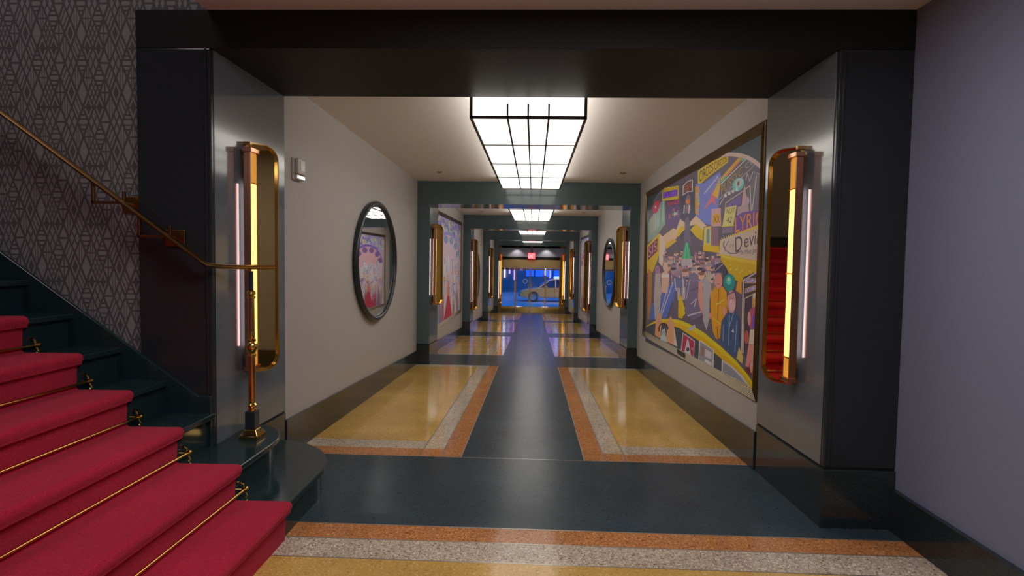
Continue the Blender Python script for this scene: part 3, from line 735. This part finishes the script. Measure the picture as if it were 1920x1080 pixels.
# dashboard, bonnet and hands
A.p([(1210.5, 612), (1228, 606), (1245, 607), (1270, 615), (1300, 632), (1340, 662), (1380, 698), (1416, 737), (1417, 731), (1417, 745), (1210.4, 640)], '#383d48')
hood_t = [(1210.5, 612.5), (1226, 603), (1240, 598.5), (1256, 597), (1275, 600), (1292, 607), (1318, 622), (1350, 648), (1380, 676), (1402, 702), (1417, 725)]
hood_b = [(1210.5, 613.5), (1226, 607), (1240, 605), (1256, 609), (1275, 616), (1292, 627), (1318, 644), (1350, 670), (1380, 697), (1402, 720), (1416, 737)]
for k in range(10): A.p([hood_t[k], hood_t[k + 1], hood_b[k + 1], hood_b[k]], '#c08a14')
for k in range(10):
    mid = [(a[0], a[1] + (b[1] - a[1]) * .45) for a, b in zip(hood_t, hood_b)]
    A.p([hood_t[k], hood_t[k + 1], mid[k + 1], mid[k]], '#c69c1c')
A.p([(1228, 628), (1230, 600), (1236, 586), (1241, 592), (1239, 634), (1233, 632)], '#b57c60'); A.p([(1249, 640), (1252, 604), (1258, 592), (1264, 606), (1266, 648)], '#b57c60'); A.p([(1264, 612), (1270, 650), (1264, 647)], '#a29fb0')
th = [2 * PI * i / 16 for i in range(17)]
A.line([(1244 + 8.5 * math.cos(a), 617 + 11 * math.sin(a)) for a in th[7:17]], 2.2, '#3a2226')
A.p([(1238, 637), (1242, 618), (1247, 616), (1251, 642)], '#8ba0ae'); A.line([(1241, 628), (1245, 620), (1248, 630)], 1.2, '#4f6578')
A.p([(1288, 618), (1303, 608), (1305, 614), (1296, 620)], '#8b8b9e')
A.p([(1276.5, 660), (1280.5, 623.5), (1303, 639), (1301, 672)], '#b8aeb4'); A.p([(1278, 659), (1281.5, 626), (1302, 640), (1300, 670)], '#8a2746')
A.p([(1283, 662), (1289, 634), (1292, 640), (1296, 668)], '#9a9aa2'); A.ell(1290, 655, 3, 4, '#3a3a44'); A.ell(1298, 654, 1.8, 3, '#b06a7c')
A.p([(1309.5, 676), (1311.5, 637), (1339, 656), (1338, 692)], '#adabb4'); A.p([(1311, 675), (1313, 640), (1337.5, 657), (1336.5, 690)], '#6f7280'); A.p([(1322, 668), (1323, 654), (1335, 662), (1334, 674)], '#9a9aa6'); A.p([(1322, 679), (1322, 673), (1334, 680), (1334, 686)], '#a5a5b0'); A.p([(1315, 666), (1316, 648), (1320, 652), (1320, 668)], '#7a5a48')
A.p([(1353, 700), (1353.5, 674), (1372, 686), (1390, 702), (1414, 736), (1417, 737)], '#9b9aa4'); A.p([(1355, 699), (1356, 679), (1372, 689), (1388, 706), (1408, 730)], '#6e7280'); A.ell(1379, 710, 1.6, 2.2, '#b58a6a')
# right strip between windscreen and frame
for k in range(len(arc) - 1):
    w0, w1 = 1 + 9 * max(0, (k - 6)) / 8, 1 + 9 * max(0, (k - 5)) / 8
    (a, b), (c, d) = arc[k], arc[k + 1]
    A.p([(a, b - .5), (c, d - .5), (c - (1 if k < 9 else 0), d + .8 + w1), (a - (1 if k < 9 else 0), b + .8 + w0)], '#a39290')
A.done(t)
g = MB(); (ya, za), (yb_, zb_) = onX(1270, 657, XR - .014), onX(1283, 667, XR - .014)
g.hexa([(XR - .0135, ya, za - .03), (XR - .018, ya, za - .03), (XR - .018, yb_, zb_ - .02), (XR - .0135, yb_, zb_ - .02), (XR - .0135, ya, za + .02), (XR - .018, ya, za + .02), (XR - .018, yb_, zb_ + .03), (XR - .0135, yb_, zb_ + .03)])
o = g.build('label_plate', MFRAME, t); o.matrix_parent_inverse = Matrix.Translation(-t.location)

def carnival(side, y0, y1, z0, z1, seed, label, warm):
    x, s = (XL, 1) if side == 'left' else (XR, -1)
    cor = [(y0, z1), (y1, z1), (y1, z0), (y0, z0)]; rn = random.Random(seed)
    t = tag(empty('framed_mural', (x, (y0 + y1) / 2, z0)), label, 'mural', 'framed murals in the corridor')
    mural_frame(t, x, s, cor, .085); board(t, x, s, [(y0 + .04, z1 - .04), (y1 - .04, z1 - .04), (y1 - .04, z0 + .04), (y0 + .04, z0 + .04)])
    w_, h_ = y1 - y0 - .17, z1 - z0 - .17
    A = Art(x, s, lambda a, b: (y0 + .085 + a / 100 * w_, z0 + .085 + b / 100 * h_), 2.5)
    A.p([(0, 0), (100, 0), (100, 100), (0, 100)], '#8f8496')
    A.p([(0, 80), (100, 80), (100, 100), (0, 100)], '#7d78a0')
    for k in range(150):
        A.ell(rn.random() * 100, 82 + rn.random() * 16, 1 + rn.random() * 2, 1 + rn.random() * 2.5, rn.choice(['#5f55a8', '#8f8bb8', '#a79f5a', '#9c95a8', '#4a4a78', '#6b8f78']), 7)
    arc_ = [(8, 0), (8, 60)] + [(50 - 42 * math.cos(a), 60 + 26 * math.sin(a)) for a in [PI * i / 14 for i in range(15)]] + [(92, 0)]
    A.p(arc_, '#9a8a98' if not warm else '#a08088')
    A.line(arc_[1:-1], 3.2, '#5a4390' if warm else '#6b6a9c')
    for k in range(6):
        a = PI * (k + .5) / 6; A.ell(50 - 36 * math.cos(a), 60 + 20 * math.sin(a), 7, 4, '#5a3f78' if warm else '#5d6f90', 12, 0)
    for k in range(150):
        a = rn.random() * 84 + 8; b = 22 + rn.random() * 52
        A.figure(a, b - 10, 12 + rn.random() * 10, [rn.choice(['#a89aa8', '#8d86a8', '#7f8a98', '#b0989c', '#6f6a98', '#9fa0a8']), rn.choice(['#8f98a0', '#a890a0', '#7a70a0', '#c0b0b4']), rn.choice(['#b58a80', '#a07870', '#c0a090']), rn.choice(['#5a4a60', '#8a8098', '#a8903a'])], rn)
    # figures are stored foot-up in this frame: a floor of skirts and a foreground player
    for k in range(40):
        a = rn.random() * 96; A.p([(a, 0), (a + 6, 0), (a + 3.5, 16 + rn.random() * 18)], rn.choice(['#8a3048', '#6a5a70', '#a8a0a8', '#7a3a50', '#9a7a80', '#4f5a70']) if warm else rn.choice(['#8a4a60', '#5a5a80', '#a8a0b0', '#b0909a', '#5f7078']))
    A.p([(44, 2), (56, 2), (54, 28), (50, 40), (46, 28)], '#a0604a'); A.ell(50, 42, 3, 4.5, '#b58a7a'); A.p([(36, 0), (64, 0), (54, 22), (46, 22)], '#8f2c3c')
    if warm: A.text('Circus', [(14, 36), (36, 38), (36, 45), (14, 43)], '#3a3040')
    A.line([(1.5, 0), (1.5, 100)], 1.8, '#8a7a5a'); A.line([(98.5, 0), (98.5, 100)], 1.8, '#8a7a5a')
    A.done(t)
carnival('left', 10.45, 14.92, .12, 2.43, 3, 'pale lilac and blue bronze framed mural on the left wall, beyond the second portal', False)
carnival('right', 16.45, 20.7, -.22, 2.30, 5, 'pink and purple bronze framed carnival mural on the right wall, beyond the third portal', True)

# ------------------------------------------------------------------ staircase
RISE = .191; NOSE = [-1.272, -1.540, -1.853, -2.123, -2.393, -2.686, -2.950, -3.222, -3.492, -3.762]
YA, YW = .55, 3.312; XB = -4.4
stair = tag(empty('staircase', (-1.3, 2.0, 0)), 'black stone staircase rising to the left, its two lowest steps rounded around the portal', 'staircase')
def sub(mb, n, m_, root, bv=None, smooth=False):
    for k, v in enumerate(mb.v): mb.v[k] = tuple(Vector(v) - root.location)
    o = mb.build(n, m_, root, smooth=smooth)
    if bv: bevel(o, bv, 3)
    return o
def arcpts(cx, cy, rx, ry, n=18): return [(cx + rx * math.cos(PI / 2 * k / n), cy + ry * math.sin(PI / 2 * k / n)) for k in range(n + 1)]
ARC = {0: (3.43, .61), 1: (3.37, .385)}
for k, nx in enumerate(NOSE):
    zt = RISE * (k + 1)
    for nm, ins, za, zb in (('tread', 0, zt - .032, zt), ('riser', .035, zt - RISE - (.05 if k == 0 else 0), zt - .032)):
        g = MB(); n_ = nx - ins
        if k in ARC:
            cy, ry = ARC[k]; ap = arcpts(XL + .012, cy, n_ - XL - .012, ry - ins)
            pts = [(XB, YA), (n_, YA)] + ap + [(XL + .012, YW), (XB, YW)]
        else: pts = [(XB, YA), (n_, YA), (n_, YW - .002), (XB, YW - .002)]
        g.prism([(a, b, za) for a, b in pts], (0, 0, zb - za))
        sub(g, nm, STAIRST, stair, .006 if nm == 'tread' else None)
g = MB()        # sloping skirting up the papered wall
top = [(-1.872, .674), (-1.950, .674)] + [(-1.950 - a, .674 + a * .705) for a in (.05, .35, 2.45)]
pts = top + [(-4.4, 1.2), (-1.872, .38)]
g.prism([(a, 3.290, b) for a, b in pts], (0, .0235, 0)); sub(g, 'skirting', STAIRST, stair, .004)

# carpet runner
cp = []
def cpt(x, z): cp.append((x, z))
th = .016
cpt(NOSE[0] - .035 + th, 0.0)
for k, nx in enumerate(NOSE[:-1]):
    zt = RISE * (k + 1); rx = nx - .035 + th
    cpt(rx + .004, zt - .050); cpt(nx + .012, zt - .042)
    for a in (-50, -15, 20, 50, 80): cpt(nx - .004 + .026 * math.cos(math.radians(a)), zt - .009 + .027 * math.sin(math.radians(a)))
    cpt(nx - .03, zt + th + .001)
    cpt(NOSE[k + 1] - .035 + th + .012, zt + th - .002); cpt(NOSE[k + 1] - .035 + th, zt + th + .010)
g = MB(); y0c, y1c = .95, 2.972
n0 = len(g.v)
for x, z in cp: g.v += [(x, y0c, z), (x, y1c - .012, z), (x - .004, y1c, z - .004)]
for i in range(len(cp) - 1):
    for j in (0, 1):
        a = 3 * i + j; g.f.append([a, a + 1, a + 4, a + 3]); g.m.append(0); g.c.append(None)
# end wall down to the stone
for i in range(len(cp) - 1):
    (xa, za), (xb, zb) = cp[i], cp[i + 1]
    n = len(g.v); g.v += [(xa - .004, y1c, za - .004), (xb - .004, y1c, zb - .004), (xb - .03, y1c, zb - .03), (xa - .03, y1c, za - .03)]
    g.f.append([n, n + 1, n + 2, n + 3]); g.m.append(0); g.c.append(None)
co = g.build('carpet_runner', CARPET, smooth=True)
tag(co, 'crimson red carpet runner covering the black stone stairs', 'carpet')

# stair rods
for k in range(5):
    zt = RISE * (k + 1); x = NOSE[k + 1] - .035 + th + .014; z = zt + .042
    t = tag(empty('stair_rod', (x, 3.035, zt)), 'x', 'stair rod', 'brass rods holding the red stair carpet')
    t['label'] = ['brass stair rod lowest on the red stairs', 'brass stair rod second from the bottom of the red stairs', 'brass stair rod third from the bottom of the red stairs',
                  'brass stair rod fourth from the bottom of the red stairs', 'brass stair rod fifth from the bottom, topmost one in view on the red stairs'][k]
    g = MB(); g.tube([(0, -2.1, .042), (0, -.01, .042)], .0075, 10); g.build('rod', BRASS, t, smooth=True)
    g = MB(); g.tube([(0, -.012, .042), (0, 0, .042), (0, .006, .042), (0, .018, .042), (0, .030, .042), (0, .036, .042)], [.011, .016, .010, .014, .011, .004], 12); g.build('finial', BRASS, t, smooth=True)
    g = MB(); g.tube([(0, 0, .044), (-.006, .0, .07), (-.024, 0, .083), (-.034, 0, .080)], [.006, .006, .006, .009], 8)
    g.tube([(0, 0, .040), (.008, 0, .022), (.016, 0, .008), (.012, 0, .002)], [.006, .006, .005, .008], 8)
    g.tube([(0, 0, .042), (-.045, .0, .042)], .005, 8); g.build('bracket', BRASS, t, smooth=True)

# newel post
NX, NY = -1.716, 3.475
t = tag(empty('newel_post', (NX, NY, RISE * 2)), 'slim turned brass newel post standing on the second rounded step, carrying the handrail end', 'newel post')
g = MB(); g.box((-.058, -.058, 0), (.058, .058, .022))
g.hexa([(-.058, -.058, .022), (.058, -.058, .022), (.058, .058, .022), (-.058, .058, .022), (-.036, -.036, .055), (.036, -.036, .055), (.036, .036, .055), (-.036, .036, .055)])
bevel(g.build('base', BRASS, t), .004)
g = MB(); g.box((-.031, -.031, .054), (.031, .031, .165)); bevel(g.build('block', MFRAME, t), .003)
hz = .985
g = MB(); g.lathe([(.012, .163), (.026, .166), (.026, .178), (.018, .184), (.030, .197), (.030, .204), (.020, .214), (.0235, .226), (.021, .238)], seg=20); g.build('collar', BRASS, t, smooth=True)
g = MB(); g.lathe([(.0205, .236), (.0215, .30), (.0195, .50)], seg=20); g.build('shaft', mat('red_brass', (.64, .36, .15), .16, metal=1), t, smooth=True)
g = MB(); g.lathe([(.018, .498), (.026, .503), (.026, .513), (.018, .520), (.026, .532), (.037, .552), (.038, .566), (.033, .582), (.022, .594), (.029, .602), (.018, .612), (.021, .640), (.019, .655)], seg=22); g.build('knop', BRASS, t, smooth=True)
g = MB(); g.lathe([(.0185, .653), (.019, .70), (.017, .855)], seg=20); g.build('shaft', mat('red_brass', (.64, .36, .15), .16, metal=1), t, smooth=True)
g = MB(); g.lathe([(.016, .853), (.024, .858), (.024, .868), (.016, .874), (.026, .886), (.024, .898), (.016, .905)], seg=20); g.build('collar', BRASS, t, smooth=True)
g = MB(); g.lathe([(.014, .903), (.014, 1.024)], seg=16); g.build('stem', MFRAME, t, smooth=True)

# handrail on the stair wall
t = tag(empty('handrail', (-2.4, 3.22, 1.83)), 'brass handrail sloping up the papered wall to the left, ending level over the newel post', 'handrail')
O = t.location
g = MB()
sl = .714
path = [(-4.3, 3.222, 1.445 + (4.3 - 1.845) * sl), (-1.905, 3.222, 1.445 + .06 * sl), (-1.858, 3.23, 1.445), (-1.80, 3.30, 1.433), (-1.722, 3.46, 1.428), (-1.64, 3.60, 1.428)]
g.tube(path, .02, 12, sq=(.026, .014)); sub(g, 'rail', BRASSD, t, smooth=True)
for bx in (-2.40, -2.135):
    bz = 1.445 + (-bx - 1.845) * sl; yb = 3.312 if bx > -2.302 else 3.333
    g = MB()
    g.box((bx - .105, 3.212, bz - .060), (bx - .090, 3.232, bz + .055)); g.box((bx - .105, 3.212, bz - .060), (bx + .085, 3.232, bz - .046))
    g.box((bx + .075, 3.212, bz - .060), (bx + .088, 3.232, bz + .010)); g.box((bx + .030, 3.225, bz - .060), (bx + .050, yb - .01, bz - .046))
    sub(g, 'bracket', BRASSD, t, .002)
    g = MB(); g.box((bx + .0, yb - .015, bz - .105), (bx + .115, yb, bz - .010)); sub(g, 'wall_plate', BRASSD, t, .003)

# ------------------------------------------------------------------ street doors
YD = 28.22; zt0 = zf(YD)
def panel(name, x0, x1, lab, handle=0):
    t = struct(empty(name, ((x0 + x1) / 2, YD, zt0)), lab); hw = (x1 - x0) / 2; H = 1.075 - zt0
    g = MB(); e = .035
    g.box((-hw, -.025, .0), (-hw + e, .025, H)); g.box((hw - e, -.025, 0), (hw, .025, H)); g.box((-hw + e, -.025, H - .07), (hw - e, .025, H)); g.box((-hw + e, -.025, 0), (hw - e, .025, .26))
    bevel(g.build('frame', BRASS, t), .004)
    g = MB(); g.box((-hw + e, -.004, .26), (hw - e, .004, H - .07)); g.build('glass_pane', GLASS, t)
    g = MB(); g.tube([(-hw + e, -.03, .262), (hw - e, -.03, .262)], .012, 8); g.build('rail_trim', CHROME, t)
    if name == 'door_1':
        g = MB(); n_ = 24
        for k in range(n_):
            a, b = 2 * PI * k / n_, 2 * PI * (k + 1) / n_; c_, z_ = .12, 1.50
            g.hexa([(c_ + r_ * math.cos(q_), y_, z_ + r_ * math.sin(q_)) for y_ in (-.0065, -.0045) for r_, q_ in ((.085, a), (.115, a), (.115, b), (.085, b))])
        g.build('etched_ring', mat('etched_white', (.5, .55, .6), .6), t)
    if handle:
        g = MB(); hx = handle * (hw - .07); g.tube([(hx, -.025, .75), (hx, -.075, .77), (hx, -.075, 1.35), (hx, -.025, 1.37)], .014, 10); g.build('pull_handle', BRASS, t, smooth=True)
panel('window_1', -1.57, -.875, 'brass framed glass sidelight left of the street doors')
panel('door_1', -.865, -.165, 'left brass framed glass street door', 1)
panel('door_2', -.145, .575, 'right brass framed glass street door', -1)
panel('window_2', .585, 1.28, 'brass framed glass sidelight right of the street doors')
g = MB(); g.box((IL, 28.17, -1.08), (-1.57, 28.30, 2.3)); g.box((1.28, 28.17, -1.08), (IR, 28.30, 2.3)); struct(g.build('trim_6', BRASSD), 'brass jambs either side of the street doors')
g = MB(); g.box((-1.57, 28.18, 1.085), (1.28, 28.29, 1.50)); bevel(struct(g.build('trim_7', mat('satin_brass', (.62, .46, .22), .36, metal=1)), 'brass header over the street doors'), .01)
g = MB(); g.box((-1.57, 28.20, 1.50), (1.28, 28.30, 2.3)); struct(g.build('trim_8', GROOVE), 'dark transom over the street doors')
g = MB(); g.box((IL + .005, 27.75, 1.64), (IR - .005, 27.95, 2.06)); struct(g.build('trim_9', LOBW), 'grey dropped bulkhead in front of the street doors')
wallbox('wall_front_left', (-6, 28.17, -1.3), (IL, 28.30, 3.0), WALLP); wallbox('wall_front_right', (IR, 28.17, -1.3), (6, 28.30, 3.0), WALLP)
g = MB(); g.box((IL, 28.18, 2.15), (IR, 28.30, 3.0)); struct(g.build('wall_front_top', GRAN))
WARM = mat('downlight_glow', (.9, .8, .6), .4, emit=(1, .82, .5), estr=6)
for x, y, z, lb in ((-.80, 27.55, 2.15, 'tiny warm downlight left in the soffit before the street doors'), (.60, 27.55, 2.15, 'tiny warm downlight right in the soffit before the street doors'),
                    (-.80, 28.08, 2.15, 'tiny warm downlight left just above the door header'), (.60, 28.08, 2.15, 'tiny warm downlight right just above the door header')):
    t = tag(empty('downlight', (x, y, z)), lb, 'downlight', 'small downlights over the street doors')
    g = MB(); g.lathe([(.06, 0), (.075, -.004), (.08, -.012), (.055, -.014), (.05, -.004)], seg=18); g.build('trim_ring', BRASS, t, smooth=True)
    g = MB(); g.lathe([(.001, -.010), (.05, -.008), (.05, -.003)], seg=18); g.build('lens', WARM, t, smooth=True)

# exit sign
t = tag(empty('exit_sign', (-.105, 27.66, 1.53)), 'glowing red EXIT sign hanging before the street doors', 'exit sign')
REDG = mat('exit_red', (.8, .05, .05), .4, emit=(1, .10, .12), estr=1.5); WHG = mat('exit_white', (.9, .8, .8), .4, emit=(1, .55, .55), estr=1.3)
g = MB(); g.box((-.17, -.02, 0), (.17, .045, .29)); bevel(g.build('housing', REDG, t), .006)
vs, fs = text_mesh('EXIT'); g = MB()
for f in fs: g.poly([(-.145 + vs[i][0] * .29, -.0215, .05 + vs[i][1] * .18) for i in f])
g.build('lettering', WHG, t, fixn=False)
g = MB(); g.box((-.05, 0, .29), (.05, .03, .62)); g.build('stem', LFRAME, t)

# ------------------------------------------------------------------ street outside
g = MB(); g.box((-40, 28.3, -1.5), (40, 31.2, -1.06)); struct(g.build('floor_pavement', ROAD))
g = MB(); g.box((-40, 31.2, -1.6), (40, 60, -1.16)); struct(g.build('floor_street', ROAD))
# theatre front opposite
t = tag(empty('building', (0, 47.5, -1.16)), 'dark blue building across the street, seen through the glass doors', 'building')
g = MB(); g.box((-30, 0, 0), (30, 6, 14)); g.build('wall', FACADE, t)
SGL = mat('sign_glow_violet', (.4, .3, .6), .5, emit=(.55, .35, 1.0), estr=1.6); SGW = mat('sign_glow_white', (.9, .9, .9), .5, emit=(.9, .92, 1), estr=3.0); SGB = mat('window_glow_blue', (.1, .2, .6), .3, emit=(.02, .10, .75), estr=.9)
for x, wd, z0_, z1_, mm in ((-2.35, .10, 1.2, 3.6, SGW), (-1.95, .12, 1.5, 3.7, SGL), (-1.55, .10, 1.0, 3.2, SGL), (-1.0, .22, 1.8, 3.6, SGL), (.95, .10, 1.4, 3.4, SGW), (1.35, .07, 1.2, 3.5, SGL)):
    g = MB(); g.box((x - wd / 2, -.12, z0_), (x + wd / 2, 0, z1_)); g.build('neon_strip', mm, t)
for x, z in ((-2.75, 3.05), (-2.75, 3.40), (1.55, 3.1), (1.95, 2.6), (1.95, 3.15)):
    g = MB(); g.box((x - .12, -.1, z - .10), (x + .12, 0, z + .10)); g.build('lamp', SGW, t)
for k in range(5):
    g = MB(); x = -.6 + k * .75; g.box((x, -.03, 1.3), (x + .62, .02, 3.5)); g.build('window', SGB, t)
# car, pointing left
t = tag(empty('car', (1.35, 37.4, -1.16)), 'yellow saloon car in the street, its front half seen through the glass doors', 'car')
side = [(-2.20, .34), (-2.22, .52), (-2.12, .66), (-1.90, .74), (-1.30, .86), (-1.05, .90), (.95, .94), (1.75, .92), (2.20, .84), (2.25, .55), (2.20, .30), (1.78, .24)]
def wheel_arch(cx): return [(cx + .38 * math.cos(a), .30 + .38 * math.sin(a)) for a in [PI * k / 10 for k in range(0, 11)]]
low = [(1.78, .24)] + wheel_arch(1.38) + wheel_arch(-1.35) + [(-1.76, .26)]
prof = side[:-1] + low
prof = [(x, max(z, .24)) for x, z in prof]
g = MB()
secs = [(-.88, .90), (-.84, 1.0), (.84, 1.0), (.88, .90)]
n0 = []
for y, s_ in secs:
    n0.append(len(g.v))
    for x, z in prof: g.v.append((x * (1 if abs(s_) == 1 else .985), y, z if abs(s_) == 1 else .58 + (z - .58) * .93))
for a, b in zip(n0, n0[1:]):
    for i in range(len(prof)):
        j = (i + 1) % len(prof); g.f.append([a + i, a + j, b + j, b + i]); g.m.append(0); g.c.append(None)
g.f.append([n0[0] + i for i in range(len(prof))]); g.f.append([n0[-1] + i for i in range(len(prof))][::-1]); g.m += [0, 0]; g.c += [None, None]
g.build('body', TAXI, t, smooth=True)
def cabin(mb, ins, z0_, pr_, wy0, wy1, mi=0):
    a = [(x, -wy0, z) if z < 1.0 else (x, -wy1, z) for x, z in pr_]; b = [(x, -y, z) for x, y, z in a]
    n = len(mb.v); mb.v += a + b; k = len(pr_)
    mb.f.append(list(range(n, n + k))); mb.f.append(list(range(n + k, n + 2 * k))[::-1])
    for i in range(k): mb.f.append([n + i, n + k + i, n + k + (i + 1) % k, n + (i + 1) % k])
    mb.m += [mi] * (k + 2); mb.c += [None] * (k + 2)
g = MB(); cabin(g, 0, 0, [(-1.12, .88), (-.35, 1.38), (.10, 1.47), (.75, 1.45), (1.25, 1.30), (1.75, .90)], .80, .62); g.build('cabin', TAXI, t)
g = MB(); cabin(g, 0, 0, [(-.92, .93), (-.32, 1.33), (.02, 1.40), (.02, .93)], .808, .640); cabin(g, 0, 0, [(.10, .93), (.10, 1.41), (.72, 1.39), (1.12, 1.26), (1.42, .94)], .808, .640); parts(g, 'side_window', CARGL, t)
g = MB(); g.hexa([(-1.12, -.70, .90), (-1.12, .70, .90), (-.40, .56, 1.365), (-.40, -.56, 1.365), (-1.135, -.70, .915), (-1.135, .70, .915), (-.415, .56, 1.38), (-.415, -.56, 1.38)]); g.build('windscreen', CARGL, t)
for x in (-1.35, 1.38):
    for y in (-.80, .80):
        g = MB(); g.tube([(x, y - .11, .31), (x, y - .09, .31), (x, y + .09, .31), (x, y + .11, .31)], [.28, .315, .315, .28], 26); wv = g.build('wheel', RUBBER, t, smooth=True)
        g = MB(); g.tube([(x, y - .115, .31), (x, y + .115, .31)], [.19, .19], 20); hb = g.build('hubcap', CHROME, wv, smooth=True)
for y in (-.62, .62):
    g = MB(); g.tube([(-2.23, y - .12, .62), (-2.215, y, .64), (-2.14, y + .12 if y > 0 else y - .05, .66)], [.05, .075, .05], 10); g.build('headlight', SGW if False else CHROME, t, smooth=True)
g = MB(); g.box((-2.27, -.78, .36), (-2.18, .78, .47)); bevel(g.build('bumper', RUBBER, t), .03)
g = MB(); g.box((-.62, -.90, .93), (-.46, -.80, 1.03)); bevel(g.build('wing_mirror', TAXI, t), .02)
g = MB(); g.box((-.05, -.30, 1.455), (.55, .30, 1.60)); bevel(g.build('roof_sign', mat('roof_sign_glow', (.5, .6, .8), .4, emit=(.5, .7, 1.0), estr=.9), t), .03)
g = MB(); g.box((-.02, -.884, .30), (.0, -.868, .90)); g.box((1.02, -.884, .45), (1.04, -.868, .90)); parts(g, 'door_seam', RUBBER, t)
